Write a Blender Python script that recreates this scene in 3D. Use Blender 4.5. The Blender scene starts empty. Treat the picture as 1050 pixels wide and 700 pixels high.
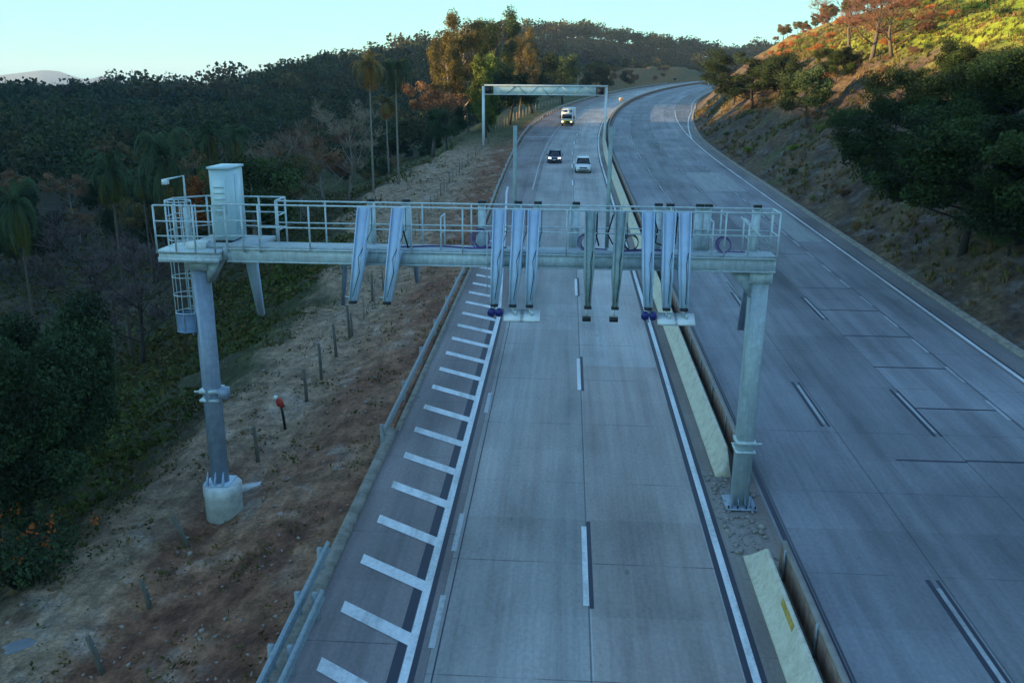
import bpy, math, random
import numpy as np
from mathutils import Vector, Matrix
rng = np.random.default_rng(7); random.seed(7)
SC = bpy.context.scene; COL = SC.collection
R_ = math.radians

# ------------------------------------------------------------------ camera
CH, SLOPE, FPX = 13.2, 0.035, 893.0           # eye above road, road grade, focal length in photo pixels (1050 wide)
YAW, PITCH, ROLL = R_(3.376), R_(16.244), R_(0.5)
def _basis():
    fw = np.array([-math.sin(YAW)*math.cos(PITCH), math.cos(YAW)*math.cos(PITCH), -math.sin(PITCH)])
    r = np.array([math.cos(YAW), math.sin(YAW), 0.0]); u = np.cross(r, fw)
    c, s = math.cos(ROLL), math.sin(ROLL)
    return fw, c*r+s*u, -s*r+c*u
FW, RT, UP = _basis()
cam = bpy.data.objects.new('camera', bpy.data.cameras.new('camera')); COL.objects.link(cam)
cam.data.lens = 36*FPX/1050; cam.data.sensor_width = 36; cam.data.clip_end = 30000
m = Matrix((( RT[0], UP[0], -FW[0], 0), (RT[1], UP[1], -FW[1], 0), (RT[2], UP[2], -FW[2], CH), (0,0,0,1)))
cam.matrix_world = m; SC.camera = cam

# ------------------------------------------------------------------ world, sun, exposure
SKY_PALE = 1.9; HAZE = .00012
SUN_AZ, SUN_EL = -105.0, 5.0                    # degrees, clockwise from the road direction
w = bpy.data.worlds.new('World'); SC.world = w; w.use_nodes = True
nt = w.node_tree; bg = nt.nodes['Background']
sky = nt.nodes.new('ShaderNodeTexSky'); sky.sky_type = 'NISHITA'; sky.sun_disc = False
sky.sun_elevation = R_(SUN_EL); sky.sun_rotation = R_(SUN_AZ)
sky.air_density = 1.0; sky.dust_density = 0.6; sky.ozone_density = 2.0
mixn = nt.nodes.new('ShaderNodeMix'); mixn.data_type = 'RGBA'; mixn.blend_type = 'MULTIPLY'
mixn.inputs[0].default_value = 1.0
mixn.inputs[7].default_value = (0.60, 0.93, 1.15, 1)
nt.links.new(sky.outputs[0], mixn.inputs[6])
tcw = nt.nodes.new('ShaderNodeTexCoord'); spw = nt.nodes.new('ShaderNodeSeparateXYZ'); nt.links.new(tcw.outputs['Generated'], spw.inputs[0])
rw = nt.nodes.new('ShaderNodeValToRGB'); nt.links.new(spw.outputs[2], rw.inputs[0])          # pale evening air low down, blue overhead
ew = rw.color_ramp.elements; ew[0].position = 0.0; ew[0].color = (.93, .93, .93, 1); ew[1].position = .55; ew[1].color = (.25, .25, .25, 1)
rc = nt.nodes.new('ShaderNodeValToRGB'); nt.links.new(spw.outputs[2], rc.inputs[0]); ec = rc.color_ramp.elements
ec[0].position = 0.0; ec[0].color = (.42, .97, .80, 1); ec[1].position = .12; ec[1].color = (.34, .97, .87, 1); ec.new(.6).color = (.40, .54, .80, 1)
sc_ = nt.nodes.new('ShaderNodeVectorMath'); sc_.operation = 'SCALE'; sc_.inputs['Scale'].default_value = SKY_PALE; nt.links.new(rc.outputs[0], sc_.inputs[0])
mx2 = nt.nodes.new('ShaderNodeMix'); mx2.data_type = 'RGBA'; nt.links.new(rw.outputs[0], mx2.inputs[0]); nt.links.new(mixn.outputs[2], mx2.inputs[6]); nt.links.new(sc_.outputs[0], mx2.inputs[7])
nt.links.new(mx2.outputs[2], bg.inputs[0])
bg.inputs[1].default_value = 0.12
sl = bpy.data.lights.new('sun', 'SUN'); so = bpy.data.objects.new('sun', sl); COL.objects.link(so)
sl.energy = 3.6; sl.angle = R_(0.6); sl.color = (1.0, 0.66, 0.30)
sd = Vector((math.sin(R_(SUN_AZ))*math.cos(R_(SUN_EL)), math.cos(R_(SUN_AZ))*math.cos(R_(SUN_EL)), math.sin(R_(SUN_EL))))
so.rotation_euler = sd.to_track_quat('Z', 'Y').to_euler()
SC.view_settings.view_transform = 'Standard'; SC.view_settings.look = 'None'
SC.view_settings.gamma = 1.0; SC.view_settings.use_curve_mapping = False
SC.view_settings.exposure = 2.5
SC.cycles.max_bounces = 5; SC.cycles.diffuse_bounces = 2; SC.cycles.transparent_max_bounces = 4

# ------------------------------------------------------------------ helpers
def tag(o, label=None, cat=None, group=None, kind=None):
    if label: o['label'] = label
    if cat: o['category'] = cat
    if group: o['group'] = group
    if kind: o['kind'] = kind
    return o
def thing(name, loc, label, cat, group=None, rz=0):
    o = bpy.data.objects.new(name, None); COL.objects.link(o); o.location = loc; o.rotation_euler = (0, 0, rz)
    o.empty_display_size = 0.3
    return tag(o, label, cat, group)
def copy_tree(o, parent=None):
    c = o.copy(); COL.objects.link(c)
    if parent is not None: c.parent = parent
    for ch in list(o.children): copy_tree(ch, c)
    return c
class MB:
    def __init__(s): s.v = []; s.f = []; s.n = 0; s.t = []; s.uv = []
    def add(s, vs, fs, tint=None):
        vs = np.asarray(vs, float).reshape(-1, 3); k = len(vs)
        s.v.append(vs); s.f += [tuple(i+s.n for i in f) for f in fs]; s.n += k
        s.t.append(np.tile(np.array(tint if tint is not None else (1, 1, 1), float), (k, 1)))
    def box(s, a, b, tint=None):
        x0, y0, z0 = a; x1, y1, z1 = b
        s.add([(x0,y0,z0),(x1,y0,z0),(x1,y1,z0),(x0,y1,z0),(x0,y0,z1),(x1,y0,z1),(x1,y1,z1),(x0,y1,z1)],
              [(3,2,1,0),(4,5,6,7),(0,1,5,4),(1,2,6,5),(2,3,7,6),(3,0,4,7)], tint)
    def beam(s, p, q, w, h, w2=None, h2=None, up=(0,0,1)):
        p = Vector(p); q = Vector(q); d = (q-p).normalized(); up = Vector(up)
        if abs(d.dot(up)) > .98: up = Vector((0,1,0))
        a = d.cross(up).normalized(); b = a.cross(d).normalized()
        w2 = w if w2 is None else w2; h2 = h if h2 is None else h2; V = []
        for c, ww, hh in ((p,w,h),(q,w2,h2)):
            for i, j in ((-1,-1),(1,-1),(1,1),(-1,1)): V.append(c+a*(i*ww/2)+b*(j*hh/2))
        s.add([tuple(v) for v in V], [(0,1,2,3),(7,6,5,4),(4,5,1,0),(5,6,2,1),(6,7,3,2),(7,4,0,3)])
    def tube(s, pts, rad, n=8, closed=False, cap=True, tint=None):
        P = [Vector(p) for p in pts]; m_ = len(P)
        if not hasattr(rad, '__len__'): rad = [rad]*m_
        V = []; last = None
        for i, p in enumerate(P):
            if closed: d = (P[(i+1) % m_]-P[i-1]).normalized()
            else: d = (P[min(i+1, m_-1)]-P[max(i-1, 0)]).normalized()
            if last is None:
                up = Vector((0,0,1)) if abs(d.z) < .9 else Vector((0,1,0)); a = d.cross(up).normalized()
            else: a = (last-d*last.dot(d)).normalized()
            last = a; b = d.cross(a)
            for k in range(n):
                t = 2*math.pi*k/n; V.append(tuple(p+(a*math.cos(t)+b*math.sin(t))*rad[i]))
        F = []
        for i in range(m_ if closed else m_-1):
            j = (i+1) % m_
            for k in range(n):
                l = (k+1) % n; F.append((i*n+k, i*n+l, j*n+l, j*n+k))
        if cap and not closed: F.append(tuple(range(n))[::-1]); F.append(tuple((m_-1)*n+k for k in range(n)))
        s.add(V, F, tint)
    def loft(s, rings, cap=True, tint=None):
        n = len(rings[0]); V = [p for r in rings for p in r]; F = []
        for i in range(len(rings)-1):
            for k in range(n):
                l = (k+1) % n; F.append((i*n+k, i*n+l, (i+1)*n+l, (i+1)*n+k))
        if cap: F.append(tuple(range(n))[::-1]); F.append(tuple((len(rings)-1)*n+k for k in range(n)))
        s.add(V, F, tint)
    def leaves(s, c, size, tint, aspect=.6, flat=0.0, droop=None):
        """c Nx3 leaf centres; every leaf a small quad of its own"""
        c = np.asarray(c, float); N = len(c); size = np.broadcast_to(size, (N,))
        a = rng.normal(size=(N, 3)); a[:, 2] *= (1-flat); a /= np.linalg.norm(a, axis=1)[:, None]
        b = np.cross(a, rng.normal(size=(N, 3))); b[:, 2] *= (1-flat*.8); b /= np.linalg.norm(b, axis=1)[:, None]+1e-9
        a = a*size[:, None]*.5; b = b*size[:, None]*.5*aspect
        V = np.stack([c-a, c-b*1.0, c+a, c+b], 1).reshape(-1, 3)
        k = s.n; s.v.append(V); s.n += 4*N
        s.f += [(k+4*i, k+4*i+1, k+4*i+2, k+4*i+3) for i in range(N)]
        s.t.append(np.repeat(np.broadcast_to(np.asarray(tint, float), (N, 3)), 4, axis=0))
    def build(s, name, mat, parent=None, smooth=False, world=False):
        V = np.concatenate(s.v)
        if world and parent is not None: V = V-np.array(parent.location)
        me = bpy.data.meshes.new(name)
        me.vertices.add(len(V)); me.vertices.foreach_set('co', V.astype(np.float32).ravel())
        tot = np.array([len(f) for f in s.f], np.int32); idx = np.fromiter((i for f in s.f for i in f), np.int32)
        me.loops.add(len(idx)); me.loops.foreach_set('vertex_index', idx)
        me.polygons.add(len(tot)); st = np.zeros(len(tot), np.int32); st[1:] = np.cumsum(tot)[:-1]
        me.polygons.foreach_set('loop_start', st); me.polygons.foreach_set('loop_total', tot)
        if smooth: me.polygons.foreach_set('use_smooth', np.ones(len(tot), bool))
        T = np.concatenate(s.t); at = me.color_attributes.new('tint', 'FLOAT_COLOR', 'POINT')
        at.data.foreach_set('color', np.concatenate([T, np.ones((len(T), 1))], 1).astype(np.float32).ravel())
        if s.uv:
            UVv = np.concatenate(s.uv); l = me.uv_layers.new(name='metres'); l.data.foreach_set('uv', UVv[idx].astype(np.float32).ravel())
        me.update(calc_edges=True)
        if mat: me.materials.append(mat)
        o = bpy.data.objects.new(name, me); COL.objects.link(o)
        if parent is not None: o.parent = parent
        return o

class NT:
    """tiny wrapper for building materials"""
    def __init__(s, name):
        s.m = bpy.data.materials.new(name); s.m.use_nodes = True; s.t = s.m.node_tree
        s.b = s.t.nodes['Principled BSDF']
    def n(s, typ, **k):
        x = s.t.nodes.new(typ)
        for a, v in k.items(): setattr(x, a, v)
        return x
    def l(s, a, b):
        if isinstance(a, (int, float)): b.default_value = a
        else: s.t.links.new(a, b)
    def coord(s, kind='Object', scale=(1,1,1)):
        c = s.n('ShaderNodeTexCoord'); mp = s.n('ShaderNodeMapping'); mp.inputs['Scale'].default_value = scale
        s.l(c.outputs[kind], mp.inputs[0]); return mp.outputs[0]
    def geo(s, scale=(1,1,1)):
        c = s.n('ShaderNodeNewGeometry'); mp = s.n('ShaderNodeMapping'); mp.inputs['Scale'].default_value = scale
        s.l(c.outputs['Position'], mp.inputs[0]); return mp.outputs[0]
    def noise(s, vec, scale, detail=4, rough=.6):
        x = s.n('ShaderNodeTexNoise'); x.inputs['Scale'].default_value = scale
        x.inputs['Detail'].default_value = detail; x.inputs['Roughness'].default_value = rough
        s.l(vec, x.inputs['Vector']); return x.outputs['Fac']
    def ramp(s, fac, stops):
        x = s.n('ShaderNodeValToRGB'); e = x.color_ramp.elements
        while len(e) < len(stops): e.new(.5)
        for i, (p, c) in enumerate(stops):
            e[i].position = p; e[i].color = (*c, 1) if hasattr(c, '__len__') else (c, c, c, 1)
        s.l(fac, x.inputs[0]); return x.outputs[0]
    def mix(s, a, b, fac=1.0, mode='MIX'):
        x = s.n('ShaderNodeMix'); x.data_type = 'RGBA'; x.blend_type = mode
        for i, v in ((0, fac), (6, a), (7, b)):
            if isinstance(v, (int, float)): x.inputs[i].default_value = v if i == 0 else (v, v, v, 1)
            elif isinstance(v, tuple): x.inputs[i].default_value = (*v, 1)
            else: s.l(v, x.inputs[i])
        return x.outputs[2]
    def math(s, op, a, b=0.0, c=0.0):
        x = s.n('ShaderNodeMath', operation=op)
        for i, v in enumerate((a, b, c)):
            if isinstance(v, (int, float)): x.inputs[i].default_value = v
            else: s.l(v, x.inputs[i])
        return x.outputs[0]
    def bump(s, h, strength=.3, dist=.02):
        x = s.n('ShaderNodeBump'); x.inputs['Strength'].default_value = strength; x.inputs['Distance'].default_value = dist
        s.l(h, x.inputs['Height']); s.l(x.outputs[0], s.b.inputs['Normal'])
    def col(s, c, rough=.8, metal=0.0, spec=.4):
        if isinstance(c, tuple): s.b.inputs['Base Color'].default_value = (*c, 1)
        else: s.l(c, s.b.inputs['Base Color'])
        if isinstance(rough, (int, float)): s.b.inputs['Roughness'].default_value = rough
        else: s.l(rough, s.b.inputs['Roughness'])
        s.b.inputs['Metallic'].default_value = metal
        s.b.inputs['Specular IOR Level'].default_value = spec
        return s.m

def plain(name, c, rough=.6, metal=0.0, spec=.4, var=.18, scale=3.0):
    t = NT(name); v = t.coord('Object'); f = t.noise(v, scale, 5)
    k = t.ramp(f, [(.3, 1-var), (.7, 1+var*.5)])
    return t.col(t.mix(c, k, 1.0, 'MULTIPLY'), rough, metal, spec)
def foliage(name, c, trans=.25):
    t = NT(name); a = t.n('ShaderNodeAttribute', attribute_name='tint')
    oi = t.n('ShaderNodeObjectInfo'); k = t.ramp(oi.outputs['Random'], [(0, .75), (1, 1.2)])
    cc = t.mix(t.mix(c, a.outputs[0], 1.0, 'MULTIPLY'), k, 1.0, 'MULTIPLY')
    t.col(cc, .75, 0, .25)
    tr = t.n('ShaderNodeBsdfTranslucent'); t.l(cc, tr.inputs[0]); mx = t.n('ShaderNodeMixShader'); mx.inputs[0].default_value = trans
    t.l(t.b.outputs[0], mx.inputs[1]); t.l(tr.outputs[0], mx.inputs[2])
    t.l(mx.outputs[0], t.t.nodes['Material Output'].inputs[0]); return t.m
def bark(name, c):
    t = NT(name); v = t.coord('Object', (6, 6, 1)); f = t.noise(v, 3, 6)
    m_ = t.col(t.mix(c, t.ramp(f, [(.3, .55), (.7, 1.25)]), 1.0, 'MULTIPLY'), .9); t.bump(f, .5, .03); return m_

M = {}
def galv(name, c, rough=.45, metal=.25):
    t = NT(name); v = t.coord('Object'); f = t.noise(v, 6, 5, .65); g = t.noise(t.coord('Object', (9, 9, .8)), 1.6, 4)
    k = t.mix(t.ramp(f, [(.3, .78), (.7, 1.12)]), t.ramp(g, [(.35, .88), (.6, 1.04)]), 1.0, 'MULTIPLY')
    return t.col(t.mix(c, k, 1.0, 'MULTIPLY'), t.ramp(f, [(.3, rough-.1), (.7, rough+.2)]), metal, .5)
M['galv'] = galv('galvanised_steel', (.54, .65, .69), .45, .15)
M['column'] = galv('galvanised_column', (.40, .49, .53))
M['column_b'] = galv('weathered_column', (.28, .35, .46))
M['arm'] = plain('arm_blue_grey', (.45, .60, .76), .4, .05, .5, .10, 5)
M['arm_g'] = galv('arm_green_grey', (.30, .40, .40), .5, .2)
M['cab'] = plain('cabinet_paint', (.50, .68, .74), .45, 0, .5, .06)
M['cabd'] = plain('cabinet_vent', (.60, .76, .78), .5, 0, .5, .08)
M['white'] = plain('white_panel', (.72, .78, .80), .4, 0, .5, .08)
M['black'] = plain('black_plastic', (.015, .017, .022), .45)
M['cable'] = plain('cable_black', (.012, .012, .022), .6)
M['purple'] = plain('purple_conduit', (.12, .08, .24), .6)
M['bluedisc'] = plain('blue_disc', (.02, .03, .20), .35)
M['wood'] = bark('weathered_wood', (.13, .12, .10))
M['rail'] = galv('guardrail_steel', (.27, .34, .38), .5, .25)
M['raild'] = galv('old_guardrail_steel', (.30, .33, .34), .6, .2)
M['red'] = plain('red_tape', (.45, .05, .04), .6)
M['bark'] = bark('bark', (.10, .085, .07)); M['palebark'] = bark('pale_bark', (.24, .22, .19)); M['darkbark'] = bark('dark_bark', (.04, .035, .03))
M['orangedirt'] = bark('orange_bark', (.3, .14, .06))
M['leaf_d'] = foliage('leaf_dark', (.036, .062, .026)); M['leaf_m'] = foliage('leaf_mid', (.055, .085, .030))
M['leaf_o'] = foliage('leaf_olive', (.115, .095, .035)); M['leaf_b'] = foliage('leaf_brown', (.20, .115, .060))
M['leaf_or'] = foliage('leaf_orange', (.36, .13, .035)); M['leaf_y'] = foliage('leaf_yellowgreen', (.15, .20, .030))
M['twig'] = foliage('twig_brown', (.22, .105, .07), .1); M['twigp'] = foliage('twig_pale', (.30, .24, .18), .1)
M['palm'] = foliage('palm_green', (.050, .088, .042)); M['palmh'] = foliage('palm_sunlit_tint', (.15, .12, .045)); M['palmo'] = foliage('palm_old', (.20, .13, .045))  # palmh: low sun on the crown is put into the leaf colour
M['leaf_dg'] = foliage('leaf_dark_warm', (.036, .060, .016)); M['leaf_yd'] = foliage('leaf_yellowgreen_dull', (.095, .125, .025)); M['twigd'] = foliage('twig_grey', (.11, .085, .085), .1); M['wood_far'] = foliage('wood_mass', (.056, .064, .034), .15); M['leaf_g'] = foliage('leaf_golden', (.165, .135, .034))
M['grass'] = foliage('grass_mass', (.20, .16, .07), .2)

# ------------------------------------------------------------------ road coordinates and terrain
RC, U0 = 1015.0, 109.0
def uv_of(x, y):
    x = np.asarray(x, float); y = np.asarray(y, float)
    a = np.arctan2(y-U0, RC-x); r = np.hypot(x-RC, y-U0)
    return np.where(y < U0, y, U0+RC*a), np.where(y < U0, x, RC-r)
def W(u, v, h=0.0):
    if u < U0: x, y = v, u
    else:
        a = (u-U0)/RC; x = RC-(RC-v)*math.cos(a); y = U0+(RC-v)*math.sin(a)
    return (x, y, SLOPE*y+h)
def rail_v(u): return np.interp(u, [0, 60, 90, 117, 150, 184, 219, 306, 400, 560], [-6.1, -6.1, -6.8, -7.2, -8.1, -8.9, -8.9, -7.4, -6.6, -6.6])
def kerb_v(u): return np.interp(u, [0, 150, 190, 240, 560], [21.3, 21.4, 22.8, 24.8, 25.5])
def sstep(x, a, b):
    t = np.clip((x-a)/(b-a), 0, 1); return t*t*(3-2*t)
_ph = rng.uniform(0, 6.28, (6, 24)); _dr = rng.uniform(0, 6.28, (6, 24)); _fq = rng.uniform(.6, 1.6, (6, 24))
def fbm(x, y, wl, k=0, n=14):
    s = 0
    for i in range(n):
        f = _fq[k, i]*(1.0 if i < 5 else 2.3 if i < 10 else 5.0)*2*math.pi/wl; am = 1.0 if i < 5 else .45 if i < 10 else .2
        s = s+am*np.sin(f*(x*math.cos(_dr[k, i])+y*math.sin(_dr[k, i]))+_ph[k, i])
    return s/4.0
RIDGE_X = [-250, 0, 50, 100, 150, 200, 250, 300, 350, 400, 450, 500, 560, 600, 650, 700, 740, 800, 900, 1100]
RIDGE_Y = [112, 112, 110, 104, 94, 90, 80, 69, 61, 52, 43, 34, 27, 29, 36, 46, 52, 50, 48, 60]
def terrain(x, y):
    x = np.asarray(x, float); y = np.asarray(y, float)
    u, v = uv_of(x, y); u = np.where(np.abs(u) > 1e5, 0, u)
    D = np.hypot(x, y); az = np.arctan2(x, y)
    zr = SLOPE*np.clip(y, -80, 540)
    far = sstep(D, 520, 900)
    # left shoulder, dirt shelf, embankment
    L = rail_v(u)-v
    near = 1-sstep(u, 45, 75)
    shelf = near*np.interp(L, [0, .4, 2, 4.6, 6.2, 8.6], [-.06, -.10, -.30, -1.05, -1.0, -1.25])+(1-near)*np.interp(L, [0, .4, 3, 6, 12], [-.06, -.12, -.2, -.35, -.5])
    shelf = shelf+(.10*fbm(x, y, 3.0, 0)+.12*fbm(x, y, 9.0, 1))*sstep(L, .3, 2.0)
    d0 = np.interp(u, [0, 50, 70, 90, 140, 200, 300], [8.4, 8.6, 11, 14, 9, 12, 20])+1.0*fbm(x, y, 16, 2)
    floor = -8+.024*np.clip(y, 0, 600)+1.3*fbm(x, y, 40, 3)
    zl = zr+shelf-.55*np.clip(L-d0, 0, None)+.25*fbm(x, y, 6, 4)*sstep(L, d0, d0+4)
    zl = np.where(L > d0, np.logaddexp(zl/1.5, floor/1.5)*1.5-0.0, zl)
    # bank left of the far bend
    zl = zl+sstep(u, 300, 380)*sstep(L, 3, 26)*(1-sstep(L, 45, 95))*(9+.6*fbm(x, y, 130, 5))
    # hills
    px = 525+930*np.tan(np.clip(az+YAW, -1.2, 1.2))
    yh = 90.3-(582-px)*.0087
    top = np.interp(px, RIDGE_X, RIDGE_Y)
    Dr = np.interp(px, [-200, 400, 500, 600, 800], [500, 520, 600, 760, 800])
    D0 = np.interp(px, [-200, 300, 430, 500, 600, 800], [120, 150, 210, 360, 520, 600])
    hr = CH+Dr*(yh-top)/971-9
    inview = sstep(px, -900, -250)*(1-sstep(az, .9, 1.1))*np.where(np.abs(az) < 1.2, 1, 0)
    hill = -8+(hr+8)*sstep(D, D0, Dr)**.85*(1-sstep(D, Dr, Dr*2.6))+2.5*fbm(x, y, 70, 2)*sstep(D, D0, D0+100)*(1-sstep(D, Dr-80, Dr))
    zl = np.maximum(zl, np.where(inview > .01, hill*inview-8*(1-inview), -99))
    # unseen ridge added left of the frame, heights shaped to shade the valley
    hr2 = np.interp(y, [-900, -400, -200, -90, -60, -35, 0, 20, 48, 80, 150, 300, 480, 560, 640], [20, 50, 64, 64, 62, 60, 60.5, 57, 50, 50, 66, 82, 84, 84, 0])
    rdg = (hr2+10)*np.exp(-((x+500)/75.0)**2)
    zl = np.maximum(zl, rdg-10)
    # right cut slope
    K = v-kerb_v(u)
    prof = np.interp(K, [0, .6, 2, 16, 24, 60, 110, 300], [.05, .15, .9, 12.5, 17.0, 29.5, 33, 30])
    prof = prof+(.35*fbm(x, y, 7, 0)+.5*fbm(x, y, 15, 1))*sstep(K, 1, 7)+1.3*fbm(x, y, 45, 3)*sstep(K, 10, 30)
    zright = zr+prof
    # under the carriageways
    road = zr-.25
    z = np.where(v < rail_v(u)+.0, zl, np.where(K > 0, zright, road))
    z = np.where((u > 575) & (v > -8) & (K < 0), np.maximum(hill, zr-.3+(u-575)*.05), z)
    z = z*(1-far)+np.where(far > 0, np.maximum(hill, -20), 0)*far
    # far plain and distant mountains
    pl = sstep(D, 1200, 3000)
    z = z*(1-pl)-60*pl
    mt = np.interp(px, [-400, -150, -40, 0, 25, 43, 60, 75, 88, 95, 103, 112, 125, 200, 400], [40, 50, 62, 68, 88, 104, 96, 66, 45, 58, 76, 66, 45, 20, 10])
    mt = mt*np.where(np.abs(az) < 1.2, 1, .3)
    z = z+pl*(mt+60)*np.exp(-((D-7600)/1100.0)**2)*(1+.05*fbm(x, y, 900, 4))
    return z
def ray_at(px, py):
    d = FW+RT*(px-525)/FPX-UP*(py-350)/FPX; return d/np.linalg.norm(d)
def hit(px, py, maxd=900):
    """where the line of sight through a photo pixel meets the ground"""
    d = ray_at(px, py); t = np.geomspace(8, maxd, 1500); P = np.array([0, 0, CH])+t[:, None]*d
    b = np.nonzero(P[:, 2] < terrain(P[:, 0], P[:, 1]))[0]
    k = b[0] if len(b) else len(t)-1
    return P[k]
def on(x, y, dz=0.0): return (x, y, float(terrain(x, y))+dz)
def polar(px, D):
    a = math.atan((px-525)/930)-YAW; return D*math.sin(a), D*math.cos(a)

# ground sheet: polar grid about the place, fine where the view goes
def make_ground():
    az = np.concatenate([np.arange(-180, -42, 2.0), np.arange(-42, 40, .14), np.arange(40, 180, 2.0)])
    rr = np.concatenate([np.geomspace(3, 12, 12, endpoint=False), np.geomspace(12, 60, 170, endpoint=False), np.geomspace(60, 520, 300, endpoint=False), np.geomspace(520, 12000, 110)])
    A, Rr = np.meshgrid(np.radians(az), rr); X = Rr*np.sin(A); Y = Rr*np.cos(A)
    Z = terrain(X, Y); na, nr = len(az), len(rr)
    V = np.stack([X, Y, Z], -1).reshape(-1, 3)
    V = np.concatenate([V, [[0, 0, float(terrain(0, 0))]]])
    i = np.arange(nr-1)[:, None]*na; j = np.arange(na)[None]; j2 = (j+1) % na
    F = np.stack([i+j, i+j2, i+na+j2, i+na+j], -1).reshape(-1, 4)[:, ::-1]
    me = bpy.data.meshes.new('ground'); me.vertices.add(len(V)); me.vertices.foreach_set('co', V.astype(np.float32).ravel())
    T = np.array([(len(V)-1, k, (k+1) % na) for k in range(na)][::1])[:, ::-1]
    idx = np.concatenate([F.ravel(), T.ravel()]).astype(np.int32)
    tot = np.concatenate([np.full(len(F), 4), np.full(len(T), 3)]).astype(np.int32)
    me.loops.add(len(idx)); me.loops.foreach_set('vertex_index', idx)
    me.polygons.add(len(tot)); st = np.zeros(len(tot), np.int32); st[1:] = np.cumsum(tot)[:-1]
    me.polygons.foreach_set('loop_start', st); me.polygons.foreach_set('loop_total', tot)
    me.polygons.foreach_set('use_smooth', np.ones(len(tot), bool))
    # zone colours: what the soil and the cover are made of
    x, y = V[:, 0], V[:, 1]; u, v = uv_of(x, y); L = rail_v(u)-v; K = v-kerb_v(u)
    def C(c): return np.tile(np.array(c, float), (len(V), 1))
    n1 = fbm(x, y, 5, 0); n2 = fbm(x, y, 14, 1); n3 = fbm(x, y, 2.2, 2); n4 = fbm(x, y, 30, 3)
    def mixc(a, b, t): return a+(b-a)*np.clip(t, 0, 1)[:, None]
    red = C((.20, .095, .058)); tan = C((.30, .22, .145)); pale = C((.40, .36, .31)); green = C((.045, .062, .022)); dark = C((.045, .045, .030))
    c = mixc(red, C((.29, .165, .10)), .5+.9*n1)
    c = mixc(c, tan, sstep(L, 2.2, 5.0)*sstep(u, 22, 34)*.9*(1-.4*np.clip(n3, 0, 1)))
    c = mixc(c, tan, sstep(L, 5.2, 6.5)*.95)
    c = mixc(c, pale, np.clip(n3*1.2+n1*.8-.45, 0, 1)*.5*sstep(L, .5, 2))
    c = mixc(c, C((.10, .055, .04)), np.clip(-n1*1.5-.3+n3*.3, 0, 1)*.6*(1-sstep(u, 24, 34)))
    d0 = np.interp(u, [0, 50, 70, 90, 140, 200, 300], [8.4, 8.6, 11, 14, 9, 12, 20])
    gz = sstep(L+1.6*n2+.8*n3, d0-1.0, d0+2.0)
    veg = mixc(mixc(dark, C((.075, .068, .042)), .5+n2), green, np.clip(sstep(u, 22, 45)*(1-sstep(u, 70, 110))*(n1*.9+.55), 0, 1)*(1-sstep(L, 22, 34)))
    c = mixc(c, veg, gz)
    farv = sstep(u, 120, 160)*sstep(L, .8, 2.5)
    c = mixc(c, mixc(C((.10, .10, .045)), C((.06, .075, .03)), .5+n2), farv)
    c = mixc(c, C((.22, .125, .045)), sstep(u, 300, 340)*(1-sstep(u, 520, 560))*sstep(L, 2, 6)*(1-sstep(L, 40, 60))*np.clip(.7+.6*n2, 0, 1))
    # right slope
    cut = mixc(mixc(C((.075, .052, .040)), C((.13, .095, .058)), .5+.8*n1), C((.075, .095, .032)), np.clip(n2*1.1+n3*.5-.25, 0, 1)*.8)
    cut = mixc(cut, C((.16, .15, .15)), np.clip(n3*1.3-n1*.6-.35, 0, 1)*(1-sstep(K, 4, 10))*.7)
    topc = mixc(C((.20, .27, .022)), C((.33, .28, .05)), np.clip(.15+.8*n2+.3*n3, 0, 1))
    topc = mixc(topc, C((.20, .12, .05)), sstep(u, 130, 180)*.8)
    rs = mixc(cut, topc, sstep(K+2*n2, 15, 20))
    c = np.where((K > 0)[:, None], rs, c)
    mid = (L < 0) & (K < 0); c = np.where(mid[:, None], C((.16, .14, .12)), c)
    D = np.hypot(x, y); c = mixc(c, C((.05, .055, .035)), sstep(D, 560, 800))
    c = mixc(c, C((.13, .12, .11)), sstep(D, 2500, 4500))
    c = np.clip(c, .005, 1)
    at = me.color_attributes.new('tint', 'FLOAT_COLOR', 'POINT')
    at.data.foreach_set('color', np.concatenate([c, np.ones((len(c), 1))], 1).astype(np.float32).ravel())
    me.update(calc_edges=True)
    t = NT('soil'); a = t.n('ShaderNodeAttribute', attribute_name='tint'); g = t.geo()
    f1 = t.noise(g, 1.7, 8, .7); f2 = t.noise(g, 9.0, 6, .7); f3 = t.noise(t.geo((1, .25, 1)), 3.0, 5, .6)
    k = t.mix(t.ramp(f1, [(.30, .45), (.5, .95), (.72, 1.55)]), t.ramp(f2, [(.3, .6), (.7, 1.4)]), 1.0, 'MULTIPLY')
    k = t.mix(k, t.ramp(f3, [(.35, .75), (.65, 1.2)]), 1.0, 'MULTIPLY')
    cc = t.mix(a.outputs[0], k, 1.0, 'MULTIPLY')
    vo = t.n('ShaderNodeTexVoronoi'); vo.inputs['Scale'].default_value = 2.6; t.l(g, vo.inputs['Vector'])
    stone = t.ramp(vo.outputs['Distance'], [(.0, 1), (.10, 1), (.13, 0)])
    pick = t.ramp(t.noise(g, .9, 3), [(.56, 0), (.62, 1)])
    cc = t.mix(cc, (.42, .40, .38), t.math('MULTIPLY', t.math('MULTIPLY', stone, pick), .55))
    t.col(cc, .95, 0, .2)
    t.bump(t.math('ADD', t.math('MULTIPLY', f1, 1.0), t.math('MULTIPLY', f2, .35)), .9, .22)
    me.materials.append(t.m)
    o = bpy.data.objects.new('ground', me); COL.objects.link(o); tag(o, kind='structure')
make_ground()

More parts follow.
